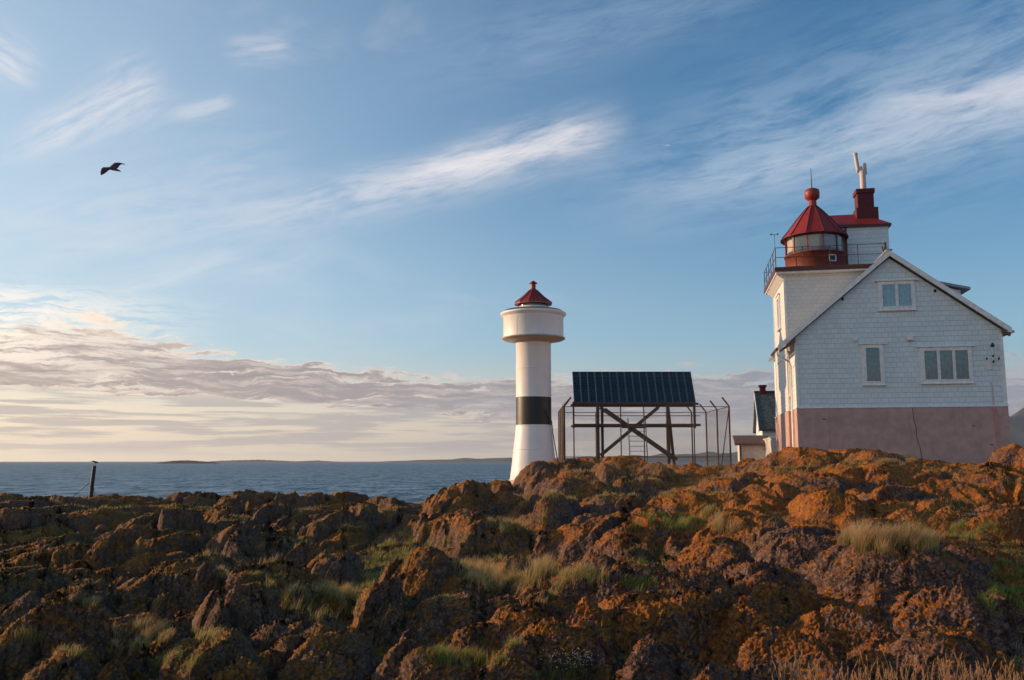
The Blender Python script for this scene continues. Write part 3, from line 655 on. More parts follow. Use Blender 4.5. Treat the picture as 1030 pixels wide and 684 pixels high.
for uo, va, vb in ((-.78, -.24, 2.20), (-.001, 2.20, 7.72), (-.30, 7.72, GD+.2)):
    q = roof_slab(RU, RZ+.16, uo, RZ+.16-SL*(RU-uo), va, vb, .14); rfm.add(q.v, q.f)
rf = rfm.build('roof', ROOFG, house)
rf2 = roof_slab(RU, RZ+.158, GW+.34, RZ+.158-SR*(GW+.34-RU), -.24, GD+.4, .14).build('roof', ROOFG, house)
b1 = MB()   # barge boards on the gable edge
def barge(u0, z0, u1, z1, v, h, t):
    return MB().prism([(u0, z0), (u1, z1), (u1, z1-h), (u0, z0-h)], 'y', v, v+t)
barge(RU, RZ+.20, -.80, RZ+.20-SL*(RU+.80), -.29, .27, .045).build('barge_board', PAINT, rf)
barge(RU, RZ+.20, GW+.36, RZ+.20-SR*(GW+.36-RU), -.29, .27, .045).build('barge_board', PAINT, rf2)
MB().beam((RU, -.30, RZ+.22), (RU, GD+.4, RZ+.22), .26, .05).build('ridge_cap', ROOFG, rf)
for s, uu, r_ in ((-1, -.80, SL), (1, GW+.36, SR)):
    zz = RZ+.16 - r_*(abs(uu-RU)) - .14
    runs = ((-.26, 2.2),) if s < 0 else ((-.26, GD+.4),)
    for va, vb in runs: MB().tube([(uu+s*.05, va, zz), (uu+s*.05, vb, zz)], .065, 8).build('gutter', ROOFG if s > 0 else RUST, rf if s < 0 else rf2)
# boxed eave returns under each end of the gable
MB().prism([(-.74, RZ-.02-SL*(RU+.74)-.10), (0, RZ-.02-SL*RU-.08), (0, RZ-SL*RU-.36), (-.74, RZ-SL*(RU+.74)-.20)], 'y', -.235, -.02).build('soffit', mat('brown_soffit', (.16,.085,.05), .7), rf)
MB().prism([(GW+.31, RZ-.02-SR*(GW+.31-RU)-.10), (GW, RZ-.02-SR*(GW-RU)-.08), (GW, RZ-SR*(GW-RU)-.30), (GW+.31, RZ-SR*(GW+.31-RU)-.2)], 'y', -.235, -.02).build('soffit', MATS['brown_soffit'], rf2)
dz = RZ-SL*(RU+.8)
MB().tube([(-.85, -.1, dz-.10), (-.82, -.08, dz-.30), (-.30, -.02, dz-.55), (-.10, .9, dz-.75), (-.10, 1.1, FT+.3), (-.12, 1.1, .6)], .05, 8).build('downpipe', PAINT, house)
MB().box(-.035, .09, -.035, .09, FT+.052, RZ-.3-SL*RU).build('corner_board', PAINT, house)
MB().box(GW-.09, GW+.035, -.035, .09, FT+.052, RZ-.3-SR*(GW-RU)).build('corner_board', PAINT, house)
# dormer on the seaward slope
dm = MB().prism([(6.4, 8.5), (8.0, 7.3), (8.0, 8.56), (6.4, 8.98)], 'y', 1.85, 4.35).build('dormer', WHITE, house)
MB().prism([(5.5, 9.36), (8.38, 8.66), (8.38, 8.54), (5.5, 9.24)], 'y', 1.6, 4.6).build('roof', ROOFG, dm)

def window(parent, u0, u1, z0, z1, n, plane='g', cap=True, blank=None, w=.055, pull=.0):
    """casement with n lights; plane 'g' = gable (faces -y), 's' = side (faces -x)"""
    T = (lambda a, d, z: (a, -d, z)) if plane == 'g' else (lambda a, d, z: (pull-d, a, z))
    def bx(M, a0, a1, d0, d1, zz0, zz1):
        p, q = T(a0, d0, zz0), T(a1, d1, zz1)
        M.box(min(p[0], q[0]), max(p[0], q[0]), min(p[1], q[1]), max(p[1], q[1]), zz0, zz1)
    ft = .11
    M = MB(); bx(M, u0, u0+ft, .0, .07, z0, z1); bx(M, u1-ft, u1, .0, .07, z0, z1); bx(M, u0+ft, u1-ft, .0, .068, z1-ft, z1); bx(M, u0+ft, u1-ft, .0, .068, z0, z0+ft)
    if cap: bx(M, u0-.16, u1+.16, .0, .13, z1+.002, z1+.05)
    bx(M, u0-.06, u1+.06, .0, .12, z0-.05, z0-.002)
    wn = M.build('window', PAINT, parent)
    iu0, iu1, iz0, iz1 = u0+ft, u1-ft, z0+ft, z1-ft
    Mc = MB(); k = 40*n; vs = []; fs = []
    for i in range(k+1):
        a = iu0+(iu1-iu0)*i/k; d = .020+.013*math.sin(i*.9)+.006*math.sin(i*.37+1)
        vs += [T(a, d, iz0), T(a, d, iz1)]
    fs = [(2*i, 2*i+2, 2*i+3, 2*i+1) for i in range(k)]
    Mc.add(vs, fs, True); Mc.build('curtain', blank or CURT, wn)
    Ms = MB(); sw = (iu1-iu0)/n
    for i in range(n):
        a, b = iu0+sw*i+.004, iu0+sw*(i+1)-.004
        bx(Ms, a, a+w, .04, .085, iz0+.003, iz1-.003); bx(Ms, b-w, b, .04, .085, iz0+.003, iz1-.003)
        bx(Ms, a+w, b-w, .04, .083, iz0+.003, iz0+w); bx(Ms, a+w, b-w, .04, .083, iz1-w, iz1-.003)
    Ms.build('sash', PAINT, wn)
    Mg = MB(); Mg.add([T(iu0, .05, iz0), T(iu1, .05, iz0), T(iu1, .05, iz1), T(iu0, .05, iz1)], [(0,1,2,3)]); Mg.build('pane', GLASS, wn)
    return wn
window(house, 3.86, 5.46, 7.40, 8.76, 2)
window(house, 2.98, 3.92, 3.92, 5.80, 1)
w3 = window(house, 5.52, 7.72, 3.95, 5.60, 3)
MB().box(7.56, 7.60, -.074, -.072, 4.05, 5.3).build('rust_stain', RUST, w3)
window(house, 2.1, 3.3, 3.6, 5.75, 1, 's')
window(house, 5.1, 7.2, 3.8, 5.65, 2, 's')
for u, z, s in ((5.12, 6.05, .13), (2.72, 6.05, .09)):
    MB().box(u-s, u+s, -.16, 0, z-s*.9, z+s*.9).build('vent_box', PAINT, house, .015)
for u, z in ((2.25, 8.0), (6.35, 8.25)): MB().box(u-.05, u+.05, -.03, 0, z-.08, z+.06).build('vent_grille', MATS['dark_interior'], house)
# power line bracket with insulators, rust run below it
br = MB(); br.tube([(8.52, -.02, 5.75), (8.52, -.28, 5.62), (8.52, -.28, 4.9)], .022, 8).tube([(8.25, -.28, 5.02), (8.80, -.28, 5.02)], .02, 8)
brk = br.build('cable_bracket', PAINT, house)
for x, z in ((8.27, 5.0), (8.54, 5.12), (8.54, 4.86), (8.78, 5.0)):
    MB().lathe([(.001, z-.06), (.045, z-.05), (.03, z-.01), (.05, z+.01), (.03, z+.05), (.001, z+.06)], 10, (x, -.30)).build('insulator', REDB if x < 8.4 or x > 8.7 else BLACKP, brk)
MB().lathe([(.001, 5.52), (.09, 5.54), (.07, 5.64), (.03, 5.72), (.001, 5.73)], 12, (8.55, -.30)).build('lamp_head', BLACKP, brk)
MB().box(8.36, 8.54, -.05, 0, 4.55, 4.95).build('junction_box', PAINT, house)
MB().prism([(8.47, 3.95), (8.53, 3.95), (8.54, 3.2), (8.55, 2.91), (8.47, 2.91)], 'y', -.012, -.002).build('rust_stain', mat('rust_stain', (.56, .47, .40), .8), house)
MB().prism([(8.40, 2.80), (8.62, 2.80), (8.70, 1.7), (8.66, .9), (8.56, .9), (8.46, 1.6)], 'y', -.048, -.042).build('rust_stain', mat('faint_rust', (.46, .24, .21), .85), house)
# tower block, its cornice and gallery
TU0, TU1, TV0, TV1, TZ = -.001, 4.5, 2.35, 7.6, 10.05
tw = MB().box(TU0-.10, TU1, TV0, TV1, FT+.06, TZ-.30).build('tower_wall', TOWERW, house)
MB().box(TU0-.15, TU1+.03, TV0-.06, TV1+.05, -1.6, FT+.03).build('foundation', PINK, tw)
for (a, b) in ((TU0-.13, TV0-.03), (TU0-.13, TV1-.09)): MB().box(a, a+.12, b, b+.12, FT+.08, TZ-.31).build('corner_board', PAINT, tw)
MB().box(TU0-.5, TU1+.25, TV0-.36, TV1+.36, TZ-.30, TZ-.22).build('cornice', PAINT, tw)
MB().prism([(TU0-.12, TZ-.55), (TU0-.45, TZ-.302), (TU0-.12, TZ-.302)], 'y', TV0-.03, TV1+.03).build('cornice_bracket', PAINT, tw)
dk = MB().box(TU0-.56, TU1+.30, TV0-.42, TV1+.42, TZ-.218, TZ).build('gallery_deck', REDD, house)
window(house, 4.3, 5.4, 7.3, 9.1, 1, 's', pull=-.10)
def rail_run(M, pts, z0, h, n, r=.017):
    for (a, b) in zip(pts, pts[1:]):
        L = math.hypot(b[0]-a[0], b[1]-a[1]); k = max(1, round(L/n))
        for i in range(k+1):
            x, y = a[0]+(b[0]-a[0])*i/k, a[1]+(b[1]-a[1])*i/k; M.tube([(x, y, z0), (x, y, z0+h)], r*1.25, 6)
        for f in (1.0, .5): M.tube([(a[0], a[1], z0+h*f), (b[0], b[1], z0+h*f)], r, 6)
M = MB(); rail_run(M, [(TU1+.24, TV0-.36), (TU0-.5, TV0-.36), (TU0-.5, TV1+.36), (TU1+.24, TV1+.36)], TZ, 1.0, 1.25)
M.tube([(TU1+.24, TV0-.36, TZ), (TU1+.24, TV0+.3, TZ+1.0)], .03, 6); M.beam((TU1+.0, TV0-.36, TZ+.1), (TU1+.24, TV0-.36, TZ+.95), .03, .03); M.beam((TU1+.24, TV0-.36, TZ), (TU1+.24, TV0-.36, TZ+1.05), .07, .07)
M.build('gallery_railing', RUST, house)
# lantern
LC = (1.72, 4.15); LR = 1.50; NL = 12
ln = MB().lathe([(LR, TZ+.005), (LR, TZ+.92), (LR+.05, TZ+.93), (LR+.05, TZ+.98), (LR-.1, TZ+.99), (LR-.1, TZ+.005)], 48, LC).build('lantern_base', REDB, house)
MB().lathe([(.13, 0), (.17, 0), (.17, .03), (.13, .03), (.13, 0)], 20).build('porthole', PAINT, ln)
ph = ln.children[0]; t = R(-65); ph.location = (LC[0]+math.cos(t)*(LR+.01), LC[1]+math.sin(t)*(LR+.01), TZ+.55); ph.rotation_euler = (R(90), 0, t+R(90))
M = MB(); M.box(-.20, .20, -.04, .0, -.17, .17); wf = M.build('hatch_frame', PAINT, ln); wf.location = ph.location; wf.rotation_euler = (0, 0, t+R(90))
M = MB(); M.box(-.14, .14, -.05, -.041, -.12, .12); M.build('hatch_glass', BLACKP, wf)
bpy.data.objects.remove(ph)
gl = MB().lathe([(LR-.03, TZ+.985), (LR-.03, TZ+1.90)], 48, LC).build('lantern_glass', GLASS, house)
M = MB()
for k in range(NL):
    t = 2*math.pi*(k+.3)/NL; x, y = LC[0]+math.cos(t)*(LR-.01), LC[1]+math.sin(t)*(LR-.01); MB().beam((x, y, TZ+.985), (x, y, TZ+1.92), .045, .06, (math.cos(t), math.sin(t), 0)).build('glazing_bar', REDP, gl)
M = MB(); M.lathe([(LR-.14, TZ+1.16), (LR-.16, TZ+1.6), (LR-.14, TZ+1.92)], 60, LC); M.build('blind', CREAM, gl)
M = MB(); M.lathe([(.02, TZ+1.0), (.4, TZ+1.05), (.45, TZ+1.4), (.3, TZ+1.8), (.05, TZ+1.85)], 24, LC); M.build('lens', PAINT, gl)
lr = MB().lathe([(LR+.16, TZ+1.86), (LR+.18, TZ+1.90), (1.34, TZ+2.30), (.90, TZ+2.88), (.48, TZ+3.38), (.22, TZ+3.66), (.20, TZ+4.0), (.001, TZ+4.0)], 12, LC, smooth=False, a0=R(9)).build('lantern_roof', REDP, house)
M = MB()
for k in range(12):
    t = R(9)+2*math.pi*k/12
    pr = [(LR+.19, TZ+1.91), (1.35, TZ+2.31), (.91, TZ+2.89), (.49, TZ+3.39), (.23, TZ+3.66)]
    M.tube([(LC[0]+r*math.cos(t), LC[1]+r*math.sin(t), z) for r, z in pr], .022, 6)
M.build('roof_seams', REDD, lr)
MB().lathe([(LR+.16, TZ+1.855), (LR+.20, TZ+1.85), (LR+.20, TZ+1.89), (.5, TZ+1.93)], 48, LC).build('eave_ring', REDD, lr)
MB().lathe([(.20, TZ+3.95), (.24, TZ+4.0), (.37, TZ+4.10), (.39, TZ+4.40), (.35, TZ+4.54), (.18, TZ+4.62), (.03, TZ+4.64), (.001, TZ+4.65)], 20, LC).build('vent_ball', REDP, lr)
MB().tube([(LC[0], LC[1], TZ+4.6), (LC[0], LC[1], TZ+5.75)], [.03, .012], 6).build('lightning_rod', RUST, lr)
# stair house and chimney
SU0, SU1, SV0, SV1 = 2.6, 5.55, 4.75, 7.3; SZ = 12.72
sh_ = MB().box(SU0, SU1, SV0, SV1, 8.8, SZ).build('stair_house', WHITE, house)
E = .16; rv = (SV0+SV1)/2
M = MB(); a = [(SU0-.4, SV0-E, SZ), (SU1+E, SV0-E, SZ), (SU1+E, SV1+E, SZ), (SU0-.4, SV1+E, SZ), (SU0-.4, rv, SZ+.95), (SU1-1.0, rv, SZ+.95)]
M.add(a, [(0,1,5,4), (1,2,5), (2,3,4,5), (3,0,4), (0,3,2,1)]); M.build('roof', REDP, sh_)
MB().box(SU0-.38, SU1+E-.02, SV0-E+.02, SV1+E-.02, SZ-.10, SZ-.003).build('fascia', REDD, sh_)
MB().box(3.35, 3.46, SV0-.06, SV0-.003, TZ+.01, SZ-.11).build('door_post', REDD, sh_)
cu, cv = 4.66, 5.9
MB().box(cu-.52, cu+.60, cv-.5, cv+.5, SZ+.2, SZ+1.15).box(cu-.42, cu+.42, cv-.42, cv+.42, SZ+1.151, SZ+1.95).box(cu-.48, cu+.48, cv-.48, cv+.48, SZ+1.951, SZ+2.2).build('chimney', BRICKR, house, .02)

# radio aerials on the chimney
CH = Matrix.Translation((HX, HY, HZ)) @ Matrix.Rotation(HR, 4, 'Z')
ab = CH @ Vector((cu, cv, SZ+2.2))
aer = empty('radio_antenna', ab, HR); tag(aer, 'pale three-barrelled radio aerial standing on the red chimney', 'antenna')
AERM = mat('pale_aerial', (.55, .46, .42), .6, var=.15)
MB().tube([(0,0,0), (0,0,1.1)], .16, 12).tube([(-.07,0,.9),(-.10,0,1.35)], .11, 12).build('mast', AERM, aer)
MB().tube([(-.22,0,1.15), (-.32,0,2.0)], .105, 12).build('barrel', AERM, aer)
MB().tube([(-.32,0,2.002), (-.325,0,2.13)], .125, 12).build('cap', AERM, aer)
MB().tube([(.16,.05,.95), (.14,.05,1.55)], .085, 12).build('barrel', AERM, aer)
MB().beam((-.30,0,1.12), (.22,.05,1.12), .12, .14).build('crossarm', AERM, aer)
# wind gauge on the gallery corner
wg = CH @ Vector((TU0-.5, TV0-.20, TZ)); w = empty('wind_gauge', wg, HR); tag(w, 'thin wind gauge pole on the gallery corner beside the lantern', 'wind gauge')
MB().tube([(0,0,0), (0,0,1.75)], .018, 6).build('pole', GALV, w)
M = MB(); M.tube([(-.16,0,1.74), (.16,0,1.74)], .01, 5)
M.lathe([(.001,1.70),(.045,1.72),(.045,1.78),(.001,1.79)], 8, (-.16,0)).lathe([(.001,1.70),(.045,1.72),(.045,1.78),(.001,1.79)], 8, (.16,0)); M.build('cups', BLACKP, w)

# ================================================================== iron lighthouse
LY = 50.0; lc = at(537, 484, LY); lz = lambda y: at(537, y, LY).z - lc.z
lt = empty('lighthouse', lc); tag(lt, 'white iron lighthouse with one black band and small red cone roof', 'lighthouse')
MB().lathe([(0,-1.2),(1.50,-1.2),(1.50,.02),(1.46,.07),(0,.07)], 64).build('plinth', mat('pale_concrete', (.50,.44,.38), .85, bump=.4), lt)
zb, zt = lz(428), lz(399.5)
MB().lathe([(1.36,.072),(1.33,.10),(1.24,lz(470)),(1.13,lz(452)),(1.03,lz(436)),(.985,zb)], 72).build('flared_base', IRONW, lt)
MB().lathe([(.99,zb),(.99,zt)], 72).build('black_band', BLACKP, lt)
sf = MB().lathe([(.985,zt),(.985,lz(346)),(1.02,lz(345))], 72).build('shaft', IRONW, lt)
M = MB()
for y in (371, 399.5, 428, 452): 
    z = lz(y); r = 1.135 if y == 452 else .992
    MB().lathe([(r-.005,z-.025),(r+.008,z-.02),(r+.008,z+.02),(r-.005,z+.025)], 72).build('joint_ring', IRONW, sf)
M = MB(); M.beam((.35,-.955,lz(445)), (.35,-.955,lz(432)), .03,.03); M.build('bolt_plate', IRONW, lt)
MB().tube([(.62,-.86,zb+.9), (.66,-.86,zb+.75), (.98,-.50,zb+.2), (1.05,-.42,zb-.5), (1.35,-.4,zb-2.2)], .03, 6).build('cable', RUST, lt)
MB().lathe([(.98,lz(346)),(1.10,lz(343.5)),(1.66,lz(342.3)),(1.70,lz(341.5)),(1.79,lz(341.2)),(1.79,lz(340)),(1.70,lz(339.6))], 80).build('gallery_floor', mat('stained_iron', (.50,.45,.36), .55, dirt=(.22,.14,.08,.5)), lt)
MB().lathe([(1.70,lz(339.6)),(1.70,lz(320)),(1.72,lz(319.4)),(1.80,lz(318)),(1.86,lz(317)),(1.86,lz(315.6)),(1.80,lz(315)),(1.62,lz(315)),(1.62,lz(332))], 80).build('gallery_drum', IRONW, lt)
M = MB()
for z in (lz(320.3), lz(330)): M.lathe([(1.698,z-.012),(1.706,z-.010),(1.706,z+.010),(1.698,z+.012)], 80)
for k in range(8):
    t = 2*math.pi*k/8+.2; M.beam((1.703*math.cos(t),1.703*math.sin(t),lz(339)), (1.703*math.cos(t),1.703*math.sin(t),lz(320.6)), .02,.012,(math.cos(t),math.sin(t),0))
M.build('drum_seams', IRONW, lt)
MB().lathe([(1.62,lz(313)),(.2,lz(313)+.02)], 64).build('gallery_deck', IRONW, lt)
MB().lathe([(.86,lz(313)),(.86,lz(309.2)),(.80,lz(309.2))], 48).build('lamp_base', IRONW, lt)
MB().lathe([(.80,lz(309.3)),(.80,lz(306))], 48).build('lamp_glass', mat('dark_glass', (.02,.025,.03), .1, spec=.8), lt)
MB().lathe([(.86,lz(306.2)),(.92,lz(305))], 48).build('lamp_rim', IRONW, lt)
rr_ = MB().lathe([(.88,lz(306)),(1.08,lz(306.6)),(1.09,lz(305.4)),(.62,lz(299)),(.22,lz(292)),(.15,lz(290.5)),(.001,lz(290))], 12, smooth=False, a0=.26).build('cone_roof', REDP, lt)
M = MB()
for k in range(12):
    t = .26+2*math.pi*k/12; M.tube([(r*math.cos(t), r*math.sin(t), lz(y)) for r, y in ((1.10,305.3),(.63,298.9),(.22,291.9))], .02, 5)
M.build('roof_seams', REDD, rr_)
MB().lathe([(.15,lz(291)),(.13,lz(289)),(.16,lz(287.5)),(.13,lz(286.5)),(.13,lz(285.5)),(.26,lz(285.2)),(.14,lz(283.6)),(.03,lz(282.5)),(.001,lz(282))], 16).build('finial', REDP, rr_)

# ================================================================== solar panel rig
SY = 52.0; so = at(640, 464, SY); rig = empty('solar_panel_rig', so)
tag(rig, 'raised row of dark solar panels on a cross-braced timber frame', 'solar panels')
X = lambda px, Y=SY: (px-CX)/908.0*Y - so.x
Zp = lambda py, Y=SY: at(640, py, Y).z - so.z
pb, pt_ = (0.0, Zp(405)), (1.25, Zp(374, SY+1.25)); Lp = math.hypot(pt_[0]-pb[0], pt_[1]-pb[1]); tilt = math.atan2(pt_[0]-pb[0], pt_[1]-pb[1])
x0, x1 = X(577.8), X(701.5); pw = (x1-x0)/16
base_cell = MB().add([(-pw/2+.03, -.012, .03), (pw/2-.03, -.012, .03), (pw/2-.03, -.012, Lp-.03), (-pw/2+.03, -.012, Lp-.03)], [(0,1,2,3)])
base_back = MB().box(-pw/2+.03, pw/2-.03, -.010, .02, .03, Lp-.03)
base_frame = MB().box(-pw/2+.004, -pw/2+.03, -.025, .03, 0, Lp).box(pw/2-.03, pw/2-.004, -.025, .03, 0, Lp).box(-pw/2+.03, pw/2-.03, -.024, .03, 0, .03).box(-pw/2+.03, pw/2-.03, -.024, .03, Lp-.03, Lp)
ALU = mat('panel_frame_alu', (.11, .14, .15), .45, metal=.3)
fr0 = base_frame.build('solar_panel', ALU, rig); base_cell.build('cells', SOLAR, fr0); base_back.build('backing', BLACKP, fr0)
fr0.rotation_euler = (-tilt, 0, 0)
for k in range(16):
    o = fr0 if k == 0 else copy_tree(fr0, rig); o.location = (x0+pw*(k+.5), pb[0], pb[1])
M = MB(); M.beam((x0-.1, .0, pb[1]-.07), (x1+.15, .0, pb[1]-.07), .12, .13).beam((x0-.1, 1.30, pb[1]-.07), (x1+.15, 1.30, pb[1]-.07), .12, .13)
M.build('carrying_beam', RUST, rig)
M = MB()
for px in (590, 617, 646, 675, 694):
    xx = X(px); MB().beam((xx, .06, pb[1]-.0), (xx, 1.32, pt_[1]-.06), .07, .08).beam((xx, 1.35, pb[1]), (xx, 1.35, pt_[1]-.08), .07, .07).build('panel_bracket', GALV, rig)
gz = -.9
for px, yy, w, lean in ((601.8, 0.0, .18, 0), (608.5, 1.3, .16, 0), (672.8, 0.0, .18, .0), (683, 1.3, .17, .35)):
    M = MB(); M.beam((X(px), yy, gz), (X(px)-lean, yy, pb[1]-.12), w, w); M.build('post', TIMB, rig)
for yy, w in ((.02, .17), (1.28, .15)):
    o1, o2 = (0, 0) if yy < 1 else (7, 3)
    M = MB(); M.beam((X(604+o1), yy-.1, Zp(410)), (X(678+o1), yy-.1, Zp(462)), w, w); M.build('brace', TIMB, rig)
    M = MB(); M.beam((X(664+o2), yy+.06, Zp(409)), (X(604+o2), yy+.06, Zp(458)), w, w); M.build('brace', TIMB, rig)
zp_ = Zp(427.5)
M = MB(); M.box(X(576.5), X(704.5), -.35, -.22, zp_-.08, zp_+.06).box(X(576.5), X(704.5), 1.45, 1.58, zp_-.08, zp_+.06); pl_ = M.build('platform_beam', RUST, rig)
M = MB()
for k in range(5): M.box(X(577), X(704), -.2+k*.33, -.2+k*.33+.25, zp_+.0, zp_+.035)
M.build('walkway_plank', TIMB, pl_)
M = MB(); M.beam((X(626), -.12, Zp(429)), (X(650), -.12, Zp(429)), .2, .2); M.build('gusset', TIMB, rig)
for px in (577, 699):
    M = MB(); M.beam((X(px), -.3, zp_-.2), (X(px), -.3, pb[1]+.05), .10, .08); M.build('handrail_post', RUST, rig)
M = MB()
for z in (Zp(418.5), Zp(409)): M.tube([(X(577), -.32, z), (X(704), -.32, z)], .025, 6)
M.build('handrail', RUST, rig)
M = MB()
for px in (632, 649.5): M.beam((X(px), -.75, Zp(464)), (X(px-.5), -.38, Zp(421)), .05, .05)
for k in range(7): z = Zp(459-k*5.0); f = k/7; M.beam((X(632), -.75+.33*f, z), (X(649.5), -.75+.33*f, z), .035, .035)
M.build('ladder', GALV, rig)

# chain-link fence round the rig
FY0, FY1 = 50.0, 56.0
fe = empty('chain_link_fence', at(640, 464, FY0)); fo_ = fe.location.copy()
tag(fe, 'tall rusty chain-link cage with bent-in arms round the solar panels', 'fence')
FZT = at(640, 408.5, FY0).z - fo_.z; FZB = -1.0
PX = lambda px, Y=FY0: (px-CX)/908.0*Y - fo_.x
FL, FR_ = PX(568), PX(735)
fm = RUST
cx_m = (FL+FR_)/2
posts = [(FL, 0, 1), (FL, 2.0, 1), (FL, 4.0, 1), (FL, 6.0, 1), (PX(577.5), 0, 0), (PX(625), 0, 0), (PX(648.5), 0, 0), (PX(699), 0, 0), (FR_, 0, -1), (FR_, 3.0, -1), (FR_, 6.0, -1), (FR_-.9, 6.0, -1), (PX(690), 6.0, 0), (PX(610), 6.0, 0)]
for x, y, s in posts:
    M = MB(); pts = [(x, y, FZB), (x, y, FZT)]
    if s: pts += [(x+s*.12, y, FZT+.15), (x+s*.38, y, FZT+.50)]
    M.tube(pts, .048 if s else .034, 8); M.build('post', fm, fe)
M = MB(); M.tube([(FR_, 0, FZT-.05), (PX(724.5), 0, FZB+.4)], .03, 6); M.build('brace', fm, fe)
M = MB(); M.tube([(FL, 0, FZT-.05), (FL, 1.6, FZB+.5)], .03, 6); M.build('brace', fm, fe)
M = MB()
for a, b in (((FL, 0), (FR_, 0)), ((FL, 0), (FL, 6.0)), ((FR_, 0), (FR_, 6.0)), ((FL, 6.0), (FR_, 6.0))):
    M.tube([(a[0], a[1], FZT-.03), (b[0], b[1], FZT-.03)], .022, 6)
    M.tube([(a[0], a[1], .25), (b[0], b[1], .25)], .012, 5)
M.build('top_rail', fm, fe)
wm = mat('mesh_wire', (.16, .15, .14), .6, metal=.3)
def link(a, b):
    M = MB(); L = math.hypot(b[0]-a[0], b[1]-a[1]); H = FZT-.05-FZB; s = .13
    ux, uy = (b[0]-a[0])/L, (b[1]-a[1])/L; k = -H
    while k < L:
        for sg in (1, -1):
            # a wire from (k,0) rising at 45 degrees, clipped to the panel
            t0, t1 = max(0, -k), min(H, L-k)
            if t1 - t0 > .05:
                q = [(k+t0, t0), (k+t1, t1)]
                if sg < 0: q = [(L-p, z) for p, z in q]
                M.tube([(a[0]+ux*p, a[1]+uy*p, FZB+z) for p, z in q], .0025, 3, caps=False)
        k += s
    return M
for a, b in (((FL, 0), (FR_, 0)), ((FL, 0), (FL, 6.0)), ((FR_, 0), (FR_, 6.0)), ((FL, 6.0), (FR_, 6.0))): link(a, b).build('wire_mesh', wm, fe)

# ================================================================== outbuildings behind
p = at(767, 440, 62); cot = empty('cottage', (p.x, p.y, EYE-.6), HR); tag(cot, 'small white cottage with slate roof and red ridge behind the big house', 'cottage')
ez, rz = at(767, 429, 62).z-(EYE-.6), at(765, 394.5, 64.5).z-(EYE-.6)
MB().prism([(0,-1),(5,-1),(5,ez),(2.5,rz-.15),(0,ez)], 'x', 0, 6).build('wall', WHITE, cot)
M = MB(); M.prism([(-.25,ez-.18),(2.5,rz),(2.5,rz-.14),(-.25,ez-.32)], 'x', -.22, 6.2).prism([(5.25,ez-.18),(2.5,rz),(2.5,rz-.14),(5.25,ez-.32)], 'x', -.22, 6.2); rc = M.build('roof', SLATE, cot)
MB().prism([(-.28,ez-.14),(2.5,rz+.06),(2.5,rz-.2),(-.28,ez-.42)], 'x', -.27, -.222).build('barge_board', PAINT, rc)
MB().beam((-.25,2.5,rz+.04),(6.2,2.5,rz+.04),.22,.10).build('ridge_cap', REDB, rc)
MB().box(.15,.55,2.3,2.75,rz-.3,rz+.36).box(.08,.62,2.22,2.83,rz+.361,rz+.5).build('chimney', BRICKR, rc)
p = at(744, 463, 56); sh2 = empty('outhouse', (p.x, p.y, EYE-.9), HR); tag(sh2, 'tiny pale outhouse with brown tiled roof beside the fence', 'shed')
hz = at(744, 446.5, 56).z-(EYE-.9); tz = at(744, 437.5, 57).z-(EYE-.9)
MB().box(0,1.65,0,1.7,-1,hz).build('wall', mat('pale_render', (.60,.57,.53), .8, bump=.3, dirt=(.35,.28,.22,.4)), sh2)
M = MB(); n = 22; vs = []; 
for i in range(n*4+1):
    x = -.28 + 2.15*i/(n*4); wv = .022*math.sin(i*math.pi/2)
    vs += [(x,-.28,hz+.02+wv),(x,1.9,tz+wv),(x,1.9,tz-.10),(x,-.28,hz-.10)]
M.add(vs, [(4*i+a, 4*i+4+a, 4*i+4+(a+1)%4, 4*i+(a+1)%4) for i in range(n*4) for a in range(4)] + [(0,1,2,3),(4*n*4,4*n*4+3,4*n*4+2,4*n*4+1)]); M.build('roof', TILE, sh2)
MB().box(.04,.12,-.03,-.002,-.9,hz-.12).build('corner_board', TIMB, sh2)
p = at(781, 455, 52); gw = empty('garden_wall', (p.x-.02, p.y, EYE-.9), HR); tag(gw, 'low whitewashed wall running back between big house and outhouse', 'wall')
MB().box(-.25,0,0,5.2,-1,at(781,441,52).z-(EYE-.9)).build('wall_body', MATS['pale_render'], gw); MB().box(-.30,.05,-.04,5.25,at(781,441,52).z-(EYE-.9)+.002,at(781,441,52).z-(EYE-.9)+.07).build('coping', PAINT, gw)

# ================================================================== iron post with stays, and the birds
def ground_at(x, y):
    az_, Rr, GX, GY, GZ, _ = build_ground.grid
    k = np.argmin(np.abs(az_-math.atan2(x, y))); j = np.argmin(np.abs(Rr[:, k]-math.hypot(x, y))); return float(GZ[j, k])
def gz_at(px, Y):
    x = (px-CX)/908.0*Y; return x, Y, ground_at(x, Y)
x, y, z = gz_at(93, 37.3)
po = empty('mooring_post', (x, y, z)); tag(po, 'dark upright post with wire stays on the left skyline', 'post')
ztop = at(95.0, 468.5, 37.3); dx = ztop.x - x
MB().tube([(0,0,-.3),(dx*.5,0,(ztop.z-z)*.5),(dx,0,ztop.z-z)], [.085,.08,.075], 10).build('pole', BLACKP, po)
H_ = ztop.z-z
for ex_, ez_ in ((-1.05, -.02), (.30, .0), (.17, .0)):
    MB().tube([(dx*.6, 0, H_*.62), (ex_, -.1, ez_-.05)], .012, 5).build('stay_wire', RUST, po)

